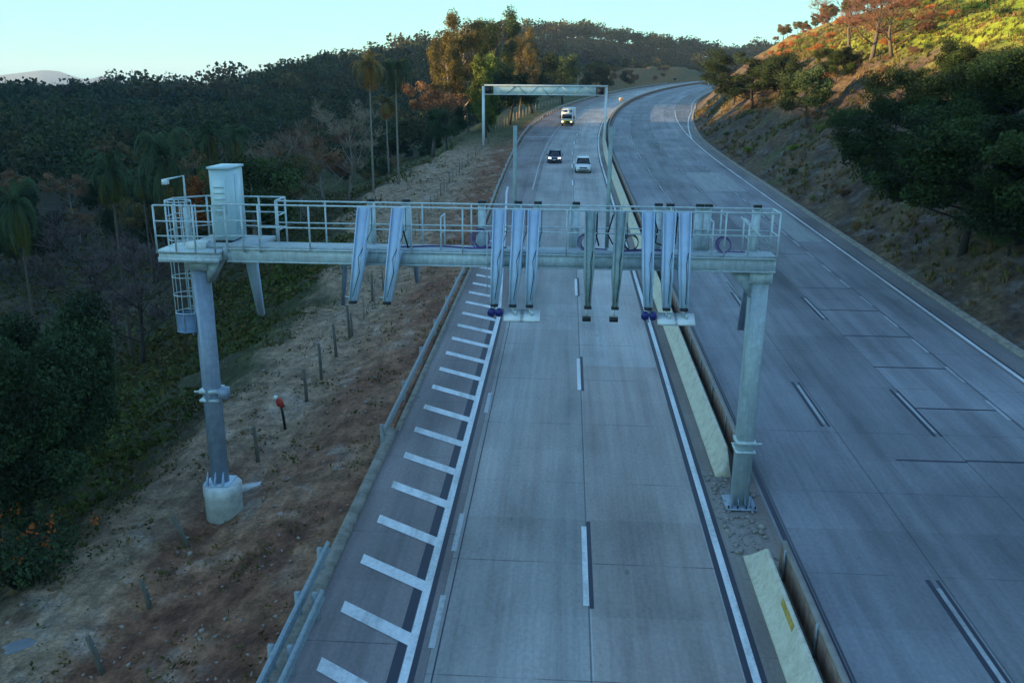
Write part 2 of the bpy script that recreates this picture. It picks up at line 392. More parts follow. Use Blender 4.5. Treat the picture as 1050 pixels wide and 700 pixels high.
# ------------------------------------------------------------------ carriageways
def us(u0, u1, du=4.0):
    n = max(1, int(math.ceil((u1-u0)/du))); return [u0+(u1-u0)*i/n for i in range(n+1)]
def strip(mb, u0, u1, va, vb, h=0.0, du=4.0, hb=None):
    U = us(u0, u1, du); V = []; UVs = []
    fa = va if callable(va) else (lambda u: va); fb = vb if callable(vb) else (lambda u: vb)
    for u in U:
        for vv, hh in ((float(fa(u)), h), (float(fb(u)), h if hb is None else hb)):
            V.append(W(u, vv, hh)); UVs.append((u, vv))
    mb.add(V, [(2*i, 2*i+1, 2*i+3, 2*i+2) for i in range(len(U)-1)]); mb.uv.append(np.array(UVs))
def profile(mb, u0, u1, pts, v0, du=4.0, cap=True):
    """closed cross-section pts [(dv, h)] swept along the road"""
    U = us(u0, u1, du); f = v0 if callable(v0) else (lambda u: v0); rings = []
    for u in U: rings.append([W(u, float(f(u))+dv, h) for dv, h in pts])
    mb.loft(rings, cap)
def concrete_road(name, base, lanes, joint, warm, wet=0.0):
    """slabbed concrete pavement: UV carries metres along (x) and across (y)"""
    t = NT(name); uvn = t.n('ShaderNodeUVMap', uv_map='metres'); sp = t.n('ShaderNodeSeparateXYZ'); t.l(uvn.outputs[0], sp.inputs[0])
    U, V = sp.outputs[0], sp.outputs[1]
    # lane index
    idx = 0.0
    for b in lanes:
        s = t.math('GREATER_THAN', V, b); idx = t.math('ADD', s, idx)
    slab = t.math('FLOOR', t.math('DIVIDE', U, joint))
    cb = t.n('ShaderNodeCombineXYZ'); t.l(slab, cb.inputs[0]); t.l(idx, cb.inputs[1])
    wn = t.n('ShaderNodeTexWhiteNoise'); t.l(cb.outputs[0], wn.inputs['Vector'])
    k_slab = t.ramp(wn.outputs['Value'], [(0, .88), (.5, 1.0), (1, 1.08)])
    cbl = t.n('ShaderNodeCombineXYZ'); t.l(idx, cbl.inputs[0]); cbl.inputs[1].default_value = 3.1
    wl = t.n('ShaderNodeTexWhiteNoise'); t.l(cbl.outputs[0], wl.inputs['Vector'])
    k_lane = t.ramp(wl.outputs['Value'], [(0, .86), (1, 1.08)])
    def nz(sx, sy, sc, det=4):
        mp = t.n('ShaderNodeMapping'); mp.inputs['Scale'].default_value = (sx, sy, 1); t.l(uvn.outputs[0], mp.inputs[0]); return t.noise(mp.outputs[0], sc, det, .62)
    streak = t.ramp(nz(.025, 1.1, 1.0, 5), [(.32, .74), (.5, .98), (.70, 1.08)])
    fine = t.ramp(nz(.12, 7, 1.0, 6), [(.3, .90), (.7, 1.08)])
    blot = t.ramp(nz(.10, .25, 1.0, 6), [(.34, .68), (.5, 1.0), (.68, 1.24)])
    grit = t.ramp(nz(7, 9, 1.0, 9), [(.3, .84), (.7, 1.13)])
    c = t.mix(base, warm, t.ramp(nz(.05, .35, 1.0, 3), [(.35, 0), (.7, 1)]))
    for k in (k_slab, k_lane, streak, fine, blot, grit): c = t.mix(c, k, 1.0, 'MULTIPLY')
    # transverse joints
    fr = t.math('FRACT', t.math('DIVIDE', U, joint)); j = t.math('LESS_THAN', t.math('ABSOLUTE', t.math('SUBTRACT', fr, .5)), .0045)
    jm = t.math('MULTIPLY', j, t.ramp(nz(.3, .6, 1, 2), [(.38, .1), (.6, .7)]))
    c = t.mix(c, (.035, .04, .05), jm)
    jl = 0.0
    for b in lanes:
        jl = t.math('MAXIMUM', jl, t.math('LESS_THAN', t.math('ABSOLUTE', t.math('SUBTRACT', V, b)), .022))
    c = t.mix(c, (.05, .055, .06), t.math('MULTIPLY', jl, .7))
    # drips and small stains
    vo = t.n('ShaderNodeTexVoronoi'); vo.inputs['Scale'].default_value = .55; mp = t.n('ShaderNodeMapping'); mp.inputs['Scale'].default_value = (.5, 1, 1)
    t.l(uvn.outputs[0], mp.inputs[0]); t.l(mp.outputs[0], vo.inputs['Vector'])
    c = t.mix(c, (.05, .05, .055), t.math('MULTIPLY', t.ramp(vo.outputs['Distance'], [(0, 1), (.03, .8), (.055, 0)]), .6))
    vo2 = t.n('ShaderNodeTexVoronoi'); vo2.inputs['Scale'].default_value = 2.1; t.l(uvn.outputs[0], vo2.inputs['Vector'])
    c = t.mix(c, (.06, .06, .065), t.math('MULTIPLY', t.math('MULTIPLY', t.ramp(vo2.outputs['Distance'], [(0, 1), (.05, .7), (.09, 0)]), t.ramp(nz(.3, .5, 1, 2), [(.5, 0), (.62, 1)])), .5))
    m_ = t.col(c, t.ramp(nz(.1, .8, 1, 3), [(.3, .55), (.7, .8)]), 0, .35)
    t.bump(nz(14, 14, 1, 3), .15, .01); return m_
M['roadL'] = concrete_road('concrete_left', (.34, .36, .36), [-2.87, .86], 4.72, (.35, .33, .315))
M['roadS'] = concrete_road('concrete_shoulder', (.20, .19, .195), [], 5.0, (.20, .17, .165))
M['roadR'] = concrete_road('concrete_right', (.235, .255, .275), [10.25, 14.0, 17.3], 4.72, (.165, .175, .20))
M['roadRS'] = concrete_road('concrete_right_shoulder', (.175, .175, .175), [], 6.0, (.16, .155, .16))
M['medc'] = concrete_road('concrete_median', (.20, .19, .175), [], 3.2, (.14, .115, .10))
mb = MB(); strip(mb, -70, 575, -2.87, 4.28); tag(mb.build('road', M['roadL']), kind='structure')
M['roadB'] = concrete_road('concrete_brown_patch', (.31, .295, .28), [], 4.72, (.27, .245, .235))
mb = MB(); strip(mb, -70, 37.2, .92, 4.24, .004); tag(mb.build('road_patch', M['roadB']), kind='structure')
mb = MB(); strip(mb, -70, 575, lambda u: rail_v(u)+.15, -2.87); tag(mb.build('road_shoulder', M['roadS']), kind='structure')
mb = MB(); strip(mb, -70, 575, 4.28, 6.42, .0); tag(mb.build('median_strip', M['medc']), kind='structure')
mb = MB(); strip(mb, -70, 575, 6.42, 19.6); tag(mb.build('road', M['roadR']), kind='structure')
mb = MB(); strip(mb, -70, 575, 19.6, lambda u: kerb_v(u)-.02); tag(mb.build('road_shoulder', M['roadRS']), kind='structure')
# kerb / drain edge at the foot of the right slope
t = NT('kerb_concrete'); g = t.geo(); f = t.noise(g, 2.5, 6, .7)
M['kerb'] = t.col(t.ramp(f, [(.3, (.10, .10, .08)), (.5, (.22, .21, .18)), (.7, (.30, .29, .25))]), .9); t.bump(f, .5, .03)
mb = MB(); profile(mb, -70, 575, [(0, -.3), (0, .12), (.05, .14), (.26, .13), (.32, .18), (.38, .16), (.38, -.3)], lambda u: kerb_v(u)-.05)
tag(mb.build('kerb', M['kerb']), kind='structure')
# gutter strip beside the left guard rail
mb = MB(); profile(mb, -70, 29.5, [(0, -.3), (0, .10), (.06, .13), (.30, .12), (.34, .05), (.34, -.3)], -6.28, 1.0); profile(mb, 29.5, 130, [(0, -.3), (0, .04), (.2, .05), (.25, -.3)], lambda u: rail_v(u)+.05)
tag(mb.build('gutter', M['kerb']), kind='structure')

# painted markings and sealed joints
def paint(name, c, wear=.45, rough=.6):
    t = NT(name); g = t.geo(); f = t.noise(g, 7, 9, .8); f2 = t.noise(t.geo((1, .12, 1)), 2.2, 5, .65)
    k = t.ramp(t.math('MULTIPLY', f, f2), [(.15, 1-wear), (.24, 1-wear*.35), (.34, 1)]); return t.col(t.mix(c, k, 1.0, 'MULTIPLY'), rough)
M['pw'] = paint('paint_white', (.68, .74, .76), .45); M['pwo'] = paint('paint_worn', (.42, .46, .48), .5)
M['tar'] = paint('tar_seal', (.030, .036, .060), .3); M['patch'] = paint('pale_patch', (.30, .34, .34), .25, .8); M['tars'] = paint('tar_wide', (.075, .085, .105), .4)
hl = lambda u: np.interp(u, [0, 45, 55, 70, 90], [-3.30, -3.34, -3.95, -4.75, -6.0])
pw, po, ta, pt, tw = MB(), MB(), MB(), MB(), MB()
strip(pw, -70, 92, lambda u: hl(u)-.10, lambda u: hl(u)+.10, .012)
strip(ta, -70, 46, lambda u: hl(u)-.36, lambda u: hl(u)-.12, .006); strip(ta, -70, 46, lambda u: hl(u)+.11, lambda u: hl(u)+.24, .006)
k = -3
for k in range(-12, 34):                                    # hatch bars
    un = 19.85+2.18*k
    if un > 86: continue
    a, b = float(hl(un))-.08, float(hl(un))-2.0 if un < 45 else max(float(hl(un))-2.0, -6.0+.5)
    b = max(b, -5.45 if un < 60 else -5.9)
    if b > a-.25: continue
    du = .62*(a-b); wd = .46
    pw.add([W(un-wd/2, a, .014), W(un-wd/2+du, b, .014), W(un+wd/2+du, b, .014), W(un+wd/2, a, .014)], [(3, 2, 1, 0)]); pw.uv.append(np.zeros((4, 2)))
for u0 in (13.2, 17.4, 21.6, 31.5): strip(po, u0, u0+2.1, -2.93, -2.78, .010)   # old ghost line
strip(ta, -70, 80, -2.70, -2.665, .005)
strip(po, 90, 560, -3.42, -3.27, .010)
for i in range(-3, 36):                                     # lane dashes of the left carriageway
    u0 = 19.3+14.9*i; strip(pw, u0, u0+3.9, .72, .87, .012); strip(ta, u0-.1, u0+4.2, .88, .99, .008)
strip(pw, -70, 560, 4.44, 4.62, .012); strip(ta, -70, 120, 4.29, 4.435, .006); strip(ta, -70, 120, 4.63, 4.76, .006)
strip(ta, -70, 560, 6.50, 6.66, .006); strip(tw, -70, 300, 6.68, 6.74, .005)
for i in range(-3, 36):
    u0 = 16.7+14.75*i
    for vv, sh in ((10.0, 0.2), (13.88, 0.0)):
        if vv > 12 and i < -1: continue
        a = u0+sh-0.2 if vv < 12 else u0-.6
        strip(po, a, a+4.0, vv-.06, vv+.06, .012); strip(ta, a-.3, a+4.4, vv-.20, vv-.07, .006); strip(ta, a-.3, a+4.4, vv+.07, vv+.17, .006)
for u0 in np.arange(8, 120, 4.0): strip(po, u0+.3, u0+2.3, 17.15, 17.29, .012)
strip(ta, -70, 560, 17.33, 17.36, .006)
for u0 in (18.9, 23.6, 28.5, 33.2, 38.0, 42.6, 47.2, 52.0, 61.4, 70.5):
    strip(ta, u0, u0+.11, 14.0, 17.25, .007)
strip(ta, 28.4, 28.5, 11.6, 14.0, .007)
strip(pw, -70, 150, 19.78, 19.97, .012); strip(pw, 150, 230, 19.87-.09, lambda u: 19.97+0*u, .012); strip(pw, 150, 230, lambda u: 19.8+(u-150)*.052, lambda u: 20.0+(u-150)*.052, .014); strip(pw, 230, 560, 23.96, 24.1, .012)
strip(ta, -70, 150, 20.0, 20.10, .005)
strip(pt, 91, 106, 14.3, 18.6, .008); strip(pt, 66, 80, 17.5, 19.4, .008)
strip(po, 150, 150.7, -8.0, -3.5, .012); strip(po, 300, 330, 9, 9.2, .012)
for b, n in ((pw, 'road_marking'), (po, 'road_marking'), (ta, 'road_joint_seal'), (pt, 'road_patch'), (tw, 'road_stain')):
    b.t = [np.ones((len(x), 3)) for x in b.v]
    tag(b.build(n, {'road_joint_seal': M['tar'], 'road_patch': M['patch'], 'road_stain': M['tars']}.get(n, M['pw'] if b is pw else M['pwo'])), kind='structure')

# ------------------------------------------------------------------ median barriers
def barrier_mat():
    t = NT('barrier_concrete'); g = t.geo(); f = t.noise(g, 2.6, 8, .75); f2 = t.noise(t.geo((1, 1, .3)), 11, 6, .75)
    c = t.ramp(f, [(.25, (.38, .36, .27)), (.5, (.58, .57, .45)), (.75, (.64, .63, .52))])
    c = t.mix(c, t.ramp(f2, [(.3, .8), (.6, 1.03)]), 1.0, 'MULTIPLY')
    rust = t.ramp(t.noise(g, .45, 3), [(.60, 0), (.70, 1)]); c = t.mix(c, (.40, .22, .12), t.math('MULTIPLY', rust, .6))
    m_ = t.col(c, .9); t.bump(f2, .2, .008); return m_
M['barr'] = barrier_mat()
t = NT('stained_wall'); g = t.geo(); f = t.noise(g, 3, 6, .7); f3 = t.noise(t.geo((1, 1, .15)), 5, 4)
M['brown'] = t.col(t.mix(t.ramp(f, [(.3, (.17, .115, .085)), (.55, (.32, .22, .16)), (.75, (.44, .34, .26))]), t.ramp(f3, [(.3, .7), (.7, 1.2)]), 1.0, 'MULTIPLY'), .95)
JP = [(0, -.1), (0, .10), (.10, .16), (.26, .48), (.34, .80), (.44, .80), (.48, .30), (.52, -.1)]
def barrier(u0, u1, label, cut0=0, cut1=0):
    root = thing('concrete_barrier', W((u0+u1)/2 if u1 < 100 else u0, 5.3), label, 'barrier', 'concrete barriers along the median')
    b = MB(); U = us(u0, u1, 1.5 if u1 < 60 else 4)
    rings = []
    for i, u in enumerate(U):
        rings.append([W(u+(cut0*(h/.8) if i == 0 else 0)+(-cut1*(h/.8) if i == len(U)-1 else 0), 5.18+dv, h) for dv, h in JP])
    b.loft(rings); b.build('barrier_body', M['barr'], root, world=True)
    return root
barrier(-40, 21.9, 'cream concrete barrier with a yellow paint mark, nearer than the gantry column', 0, .9)
barrier(26.7, 545, 'long cream concrete barrier running away behind the gantry column', .6, 0)
def wall(u0, u1, label):
    root = thing('median_wall', W(u0 if u1 > 60 else u1, 6.1), label, 'wall', 'low walls along the right side of the median')
    b = MB(); profile(b, u0, u1, [(0, -.1), (0, .78), (.12, .78), (.12, -.1)], 6.04); b.build('wall_panel', M['brown'], root, world=True)
    b = MB(); profile(b, u0, u1, [(-.02, .785), (-.02, .84), (.14, .84), (.14, .785)], 6.04); b.build('coping', M['medc2'], root, world=True)
    for u in np.arange(max(u0, 8)+.4, min(u1, 60), 3.1):
        b = MB(); p = W(float(u), 6.01, 0); b.box((p[0]-.03, p[1]-.03, p[2]), (p[0]+.02, p[1]+.03, p[2]+.88)); b.build('joint_post', M['rail'], root, world=True)
M['medc2'] = plain('coping_concrete', (.26, .25, .23), .9)
wall(-40, 21.4, 'brown stained low wall beside the cream barrier, nearer than the gantry column')
wall(26.4, 545, 'brown stained low wall running away behind the gantry column')
# (the yellow mark sits on the barrier face, 5 mm proud)
ym = MB(); ym.add([W(17.75, 5.18+.290-.006, .60), W(18.85, 5.18+.290-.006, .60), W(18.85, 5.18+.334-.006, .775), W(17.75, 5.18+.334-.006, .775)], [(0, 1, 2, 3)])
yo = ym.build('paint_mark', plain('yellow_mark', (.48, .34, .08), .8, 0, .3, .4, 9), [o for o in COL.objects if o.name == 'concrete_barrier'][0], world=True)
# marker board on the far median
sgn = thing('marker_board', W(252, 4.9, .84), 'small orange and white marker board on the far median barrier', 'sign')
b = MB(); b.box((-.06, -.05, -.5), (.06, .05, 1.0)); b.build('post', M['rail'], sgn)
b = MB(); b.box((-.75, -.12, .1), (.75, -.06, 1.15)); bo = b.build('board', plain('board_white', (.75, .65, .5)), sgn)
b = MB(); b.add([(-.6, -.125, .2), (-.1, -.125, .2), (.45, -.125, 1.05), (-.05, -.125, 1.05)], [(0, 1, 2, 3)]); b.build('orange_stripe', plain('board_orange', (.7, .22, .05)), bo)
# rubble round the column foot
rub = MB()
for i in range(260):
    u = rng.uniform(21.7, 27.2); v = rng.normal(5.4, .42)
    if not 4.85 < v < 6.4: continue
    s = rng.uniform(.02, .09)*(1.6 if rng.random() < .12 else 1); c = np.array(W(u, v, s*.25)); d = rng.normal(size=(6, 3))*.25+np.array([(1,0,0),(-1,0,0),(0,1,0),(0,-1,0),(0,0,.6),(0,0,-.6)])
    rub.add(c+d*s, [(0,2,4),(2,1,4),(1,3,4),(3,0,4),(2,0,5),(1,2,5),(3,1,5),(0,3,5)])
tag(rub.build('concrete_rubble', plain('rubble', (.30, .29, .27), .95, 0, .2, .4, 6)), 'broken concrete lumps strewn round the median column foot', 'rubble', kind='stuff')
st = MB()
for i in range(1500):
    u = rng.uniform(12, 75); L = 0.5+abs(rng.normal(0, 5)); v = float(rail_v(u))-L
    s = rng.uniform(.02, .07)*(2.2 if rng.random() < .05 else 1); x, y, _ = W(u, v); c = np.array(on(x, y, s*.2)); d = rng.normal(size=(6, 3))*.3+np.array([(1,0,0),(-1,0,0),(0,1,0),(0,-1,0),(0,0,.6),(0,0,-.6)])
    st.add(c+d*s, [(0,2,4),(2,1,4),(1,3,4),(3,0,4),(2,0,5),(1,2,5),(3,1,5),(0,3,5)], tint=np.ones(3)*rng.uniform(.5, 1))
tag(st.build('stones', plain('stones', (.32, .27, .23), .95, 0, .2, .4, 2)), 'loose stones scattered over the bare dirt verge', 'stones', kind='stuff')

# ------------------------------------------------------------------ guard rails
WB = [(0, .45), (.05, .47), (.07, .52), (.02, .58), (.02, .62), (.07, .68), (.05, .73), (0, .76), (-.03, .76), (-.005, .68), (-.035, .62), (-.035, .58), (-.005, .52), (-.03, .45)]
def guardrail(u0, u1, v0, label, mat, step, post_to=None):
    f = v0 if callable(v0) else (lambda u: v0)
    root = thing('guardrail', W(u0 if u0 > 0 else u1, float(f(u0 if u0 > 0 else u1))), label, 'guardrail', 'steel guardrails on the left verge')
    b = MB(); profile(b, u0, u1, [(dv, h+.02) for dv, h in WB], f, 2.0 if u1 < 60 else 4.0); b.build('rail', mat, root, world=True)
    base = None
    for u in np.arange(max(u0, 2)+.3, min(u1, post_to or 1e9), step):
        x, y, z = W(float(u), float(f(u))-.14)
        if base is None:
            b = MB(); b.box((-.07, -.05, -.5), (.07, .05, .74)); b.box((.07, -.06, .5), (.115, .06, .72)); base = b.build('post', mat, root)
            o = base
        else: o = base.copy(); COL.objects.link(o); o.parent = root
        o.location = (x-root.location[0], y-root.location[1], z-root.location[2])
guardrail(28.1, 440, lambda u: rail_v(u)-.02, 'long steel guardrail beside the dirt verge, running away up the left side of the road', M['raild'], 4.3)
guardrail(-30, 18.4, -5.68, 'short steel guardrail nearest the hatched bars at the bottom', M['rail'], 2.0)
guardrail(-30, 20.6, -6.12, 'steel guardrail with a cut end, standing left of the one by the hatched bars', M['rail'], 2.0)

# ------------------------------------------------------------------ toll gantry
GY0, GY1 = 24.45, 25.35
g1 = thing('toll_gantry', (5.67, 24.75, .86), 'grey steel tolling gantry with blue camera arms spanning the near roadway', 'gantry')
b = MB()
b.box((-9.75, GY0, 8.26), (5.95, GY0+.16, 8.67)); b.box((-9.75, GY0-.05, 8.26), (5.95, GY0-.001, 8.30)); b.box((-9.75, GY0-.05, 8.63), (5.95, GY0-.001, 8.67))
b.build('front_beam', M['galv'], g1, world=True)
b = MB(); b.box((-9.75, GY1-.16, 8.26), (5.95, GY1, 8.67)); b.build('rear_beam', M['galv'], g1, world=True)
for x in np.arange(-9.2, 5.9, 1.55):
    b = MB(); b.beam((x, GY0+.16, 8.4), (x, GY1-.16, 8.4), .08, .12); b.build('cross_member', M['galv'], g1, world=True)
M['deck'] = galv('deck_grating', (.42, .50, .55), .6, .1)
b = MB(); b.box((-9.75, GY0+.02, 8.675), (5.95, GY1-.02, 8.72)); b.build('walkway', M['deck'], g1, world=True)
for x in (-5.2, -1.1, 3.2):
    b = MB(); b.box((x-.16, GY0-.075, 8.33), (x-.12, GY0-.052, 8.62)); b.box((x+.12, GY0-.075, 8.33), (x+.16, GY0-.052, 8.62)); b.build('splice_plate', M['column'], g1, world=True)
def hand_rail(pts, zb, zt=9.93, step=1.52, midn=1, r=.022, name='railing', first=True):
    b = MB()
    for i in range(len(pts)-1):
        p, q = Vector((*pts[i], 0)), Vector((*pts[i+1], 0)); L = (q-p).length
        for z in [zt]+[zb+(zt-zb)*(k+1)/(midn+1)*.98 for k in range(midn)]:
            b.tube([(p.x, p.y, z), (q.x, q.y, z)], r if z < zt else r*1.2, 6)
        n = max(1, round(L/step))
        for k in range(0 if (i == 0 and first) else 1, n+1):
            s = p+(q-p)*min(1, (k/n)); e_ = .021+.0015*i; b.box((s.x-e_, s.y-e_, zb-.05), (s.x+e_, s.y+e_, zt-.003*i))
    return b.build(name, M['galv'], g1, world=True)
hand_rail([(-8.75, GY0-.03), (5.95, GY0-.03), (5.95, GY1-.06)], 8.68, step=1.47, first=False)
hand_rail([(-8.5, GY1+.03), (5.95, GY1+.03)], 8.68, step=1.45)
for x in (-3.5, 4.15, 5.15):
    hand_rail([(x, GY0+.05), (x+.0, GY1-.05)], 8.74, 9.65, .8, 1, .018, 'gate_rail')
b = MB(); b.beam((5.85, GY0+.1, 8.95), (4.9, GY0+.1, 9.8), .05, .05); b.build('brace', M['galv'], g1, world=True)
# right column with haunch, clamp, base plate and gussets
def column(xc, yc, z0, z1, w0, w1, mat, clampz, turn=0.0):
    b = MB(); P = []
    for z, w_ in ((z0, w0), (z1, w1)):
        h = w_/2; c = w_*.12
        P.append([(xc-h+c, yc-h, z), (xc+h-c, yc-h, z), (xc+h, yc-h+c, z), (xc+h, yc+h-c, z), (xc+h-c, yc+h, z), (xc-h+c, yc+h, z), (xc-h, yc+h-c, z), (xc-h, yc-h+c, z)])
    ct, st_ = math.cos(turn), math.sin(turn); P = [[(xc+(x-xc)*ct-(y-yc)*st_, yc+(x-xc)*st_+(y-yc)*ct, z) for x, y, z in r] for r in P]
    b.loft(P); col = b.build('column', mat, g1, world=True)
    b = MB(); h = w0/2+.05; b.box((xc-h, yc-h, clampz-.05), (xc+h, yc+h, clampz+.05)); b.box((xc-h, yc-h, clampz-.32), (xc+h, yc+h, clampz-.26)); b.box((xc-h-.14, yc-h, clampz-.02), (xc-h, yc-h+.05, clampz+.03)); b.box((xc+h, yc-h, clampz-.02), (xc+h+.16, yc-h+.05, clampz+.03))
    b.build('clamp', M['galv'], g1, world=True); return col
YC = 24.9
column(5.62, YC, .9, 8.25, .50, .50, M['column'], 3.0)
b = MB(); b.add([(5.37, YC-.2, 8.25), (5.37, YC-.2, 7.45), (4.75, YC-.2, 8.25), (5.37, YC+.2, 8.25), (5.37, YC+.2, 7.45), (4.75, YC+.2, 8.25)], [(0, 2, 1), (3, 4, 5), (0, 3, 5, 2), (0, 1, 4, 3), (1, 2, 5, 4)]); b.build('haunch', M['column'], g1, world=True)
b = MB(); b.box((5.30, YC-.28, 7.9), (5.94, YC+.28, 8.255)); b.build('column_head', M['galv'], g1, world=True)
b = MB(); zb = SLOPE*24.7+.03; b.box((5.15, YC-.5, zb), (6.08, YC+.5, zb+.05))
for dx in (-.3, -.1, .1, .3):
    b.add([(5.62+dx-.012, YC-.25, zb+.05), (5.62+dx+.012, YC-.25, zb+.05), (5.62+dx+.012, YC-.47, zb+.05), (5.62+dx-.012, YC-.47, zb+.05), (5.62+dx-.012, YC-.25, zb+.45), (5.62+dx+.012, YC-.25, zb+.45)], [(0,1,2,3), (0,4,5,1), (2,5,4,3), (1,5,2), (0,3,4)])
b.build('base_plate', M['column_b'], g1, world=True)
for dx in (-.4, -.13, .13, .4):
    b = MB(); b.tube([(5.62+dx, YC-.45, zb+.05), (5.62+dx, YC-.45, zb+.14)], .028, 6); b.build('anchor_bolt', M['black'], g1, world=True)
# left column on its concrete pedestal
XL = -10.78
column(XL, YC, 1.0, 8.25, .50, .50, M['column_b'], 4.15, R_(33))
b = MB(); b.box((XL+.33, YC-.36, 3.95), (XL+.60, YC-.05, 4.28)); b.build('junction_box', M['column_b'], g1, world=True)
b = MB(); b.add([(XL+.31, YC-.3, 8.25), (XL+.31, YC-.3, 7.55), (XL+.72, YC-.3, 8.25), (XL+.31, YC+.3, 8.25), (XL+.31, YC+.3, 7.55), (XL+.72, YC+.3, 8.25)], [(0, 1, 2), (3, 5, 4), (0, 2, 5, 3), (0, 3, 4, 1), (1, 4, 5, 2)]); b.build('haunch', M['column'], g1, world=True)
b = MB(); b.box((XL-.33, YC-.33, 7.95), (XL+.33, YC+.33, 8.255)); b.build('column_head', M['column'], g1, world=True)
gz = float(terrain(XL, 24.3))
b = MB(); rings = []
for z, r in ((gz-.6, .58), (.62, .58), (.65, .60), (.98, .60), (1.02, .56)):
    rings.append([(XL+.08+r*math.cos(a), YC-.05+r*math.sin(a), z) for a in np.linspace(0, 2*math.pi, 28, endpoint=False)])
b.loft(rings); M['ped'] = plain('pedestal_concrete', (.52, .56, .57), .9, 0, .3, .35, 3); b.build('pedestal', M['ped'], g1, world=True, smooth=False)
b = MB(); b.box((XL-.40, YC-.40, 1.02), (XL+.40, YC+.40, 1.07))
for dx in (-.25, 0, .25):
    b.add([(XL+dx-.015, YC-.31, 1.07), (XL+dx+.015, YC-.31, 1.07), (XL+dx+.015, YC-.52, 1.07), (XL+dx-.015, YC-.52, 1.07), (XL+dx-.015, YC-.31, 1.5), (XL+dx+.015, YC-.31, 1.5)], [(0,1,2,3), (0,4,5,1), (2,5,4,3), (1,5,2), (0,3,4)])
b.build('base_plate', M['arm'], g1, world=True)
# landing platform, its railing and the equipment cabinet
b = MB(); b.box((-11.7, 24.25, 8.30), (-9.95, 25.6, 8.52)); b.box((-11.75, 24.2, 8.53), (-9.9, 25.65, 8.60)); b.box((-11.72, 24.22, 8.26), (-9.93, 24.245, 8.40)); b.build('landing', M['galv'], g1, world=True)
b = MB(); b.box((-10.95, 24.7, 8.61), (-8.9, 26.3, 8.74)); b.box((-9.9, 24.5, 8.3), (-9.752, 25.3, 8.66)); b.build('cabinet_floor', M['deck'], g1, world=True)
hand_rail([(-10.0, 24.22), (-11.72, 24.22)], 8.6, 9.90, .62, 2)
hand_rail([(-11.72, 25.0), (-11.72, 25.62), (-11.0, 26.3), (-8.55, 26.3), (-8.55, 25.4)], 8.6, 9.93, .8, 2)
hand_rail([(-10.0, 24.22), (-9.72, GY0-.03), (-8.75, GY0-.03)], 8.6, 9.93, .5, 2, first=False)
b = MB(); b.box((-10.30, 24.95, 8.80), (-9.72, 26.05, 10.86)); cab = b.build('cabinet', M['cab'], g1, world=True)
b = MB(); b.box((-10.34, 24.90, 10.862), (-9.68, 26.1, 10.93)); o = b.build('cabinet_roof', M['cab'], g1, world=True)
b = MB(); b.box((-10.25, 24.9, 8.745), (-9.77, 26.0, 8.795)); b.build('cabinet_plinth', M['black'], g1, world=True)
b = MB(); b.box((-10.22, 24.915, 9.55), (-9.84, 24.947, 10.55)); v = b.build('vent_panel', M['cabd'], g1, world=True)
for k in range(5):
    b = MB(); b.box((-10.19, 24.895, 9.65+k*.17), (-9.87, 24.912, 9.71+k*.17)); b.build('louvre', M['cab'], g1, world=True)
b = MB(); b.box((-9.715, 25.35, 9.05), (-9.70, 25.95, 10.7)); b.build('cabinet_door', M['cab'], g1, world=True)
b = MB(); b.box((-11.0, 24.5, 8.605), (-10.45, 24.95, 8.80)); b.build('cable_box', M['white'], g1, world=True)
# caged ladder
LX, LY = -11.62, 25.0
for dx in (-.02, .40):
    b = MB(); b.tube([(LX+.25+dx, LY+.33, 5.75), (LX+.25+dx, LY+.33, 9.8)], .025, 6); b.build('ladder_stile', M['galv'], g1, world=True)
b = MB()
for z in np.arange(5.85, 9.0, .28): b.tube([(LX+.23, LY+.33, z), (LX+.65, LY+.33, z)], .014, 5)
b.build('ladder_rungs', M['galv'], g1, world=True)
for z in (9.93, 9.38, 8.82, 8.25, 7.70, 7.15, 6.6):
    b = MB(); b.tube([(LX+.36*math.cos(a)+.3, LY+.36*math.sin(a)-.02, z) for a in np.linspace(0, 2*math.pi, 20, endpoint=False)], .018, 5, closed=True); b.build('cage_hoop', M['galv'], g1, world=True)
for a in np.linspace(R_(110), R_(430), 7):
    b = MB(); b.tube([(LX+.36*math.cos(a)+.3, LY+.36*math.sin(a)-.02, 6.0), (LX+.36*math.cos(a)+.3, LY+.36*math.sin(a)-.02, 9.93)], .014, 5); b.build('cage_bar', M['galv'], g1, world=True)
b = MB(); rings = []
for r, z in ((.345, 6.05), (.345, 6.55)): rings.append([(LX+r*math.cos(a)+.3, LY+r*math.sin(a)-.02, z) for a in np.linspace(0, 2*math.pi, 18, endpoint=False)])
b.loft(rings, cap=False); b.tube([(LX+.345*math.cos(a)+.3, LY+.345*math.sin(a)-.02, 6.03) for a in np.linspace(0, 2*math.pi, 20, endpoint=False)], .03, 5, closed=True)
b.build('cage_guard', galv('cage_guard_blue', (.18, .28, .45)), g1, world=True)
# lamp pole at the ladder head
b = MB(); b.box((-11.33, 25.3, 8.6), (-11.17, 25.45, 9.7)); b.tube([(-11.25, 25.37, 9.7), (-11.25, 25.37, 10.62), (-11.72, 25.2, 10.52)], .035, 8); p = b.build('camera_pole', M['galv'], g1, world=True)
b = MB(); b.box((-11.80, 25.1, 10.38), (-11.66, 25.3, 10.53)); o = b.build('pole_camera', M['white'], g1, world=True)
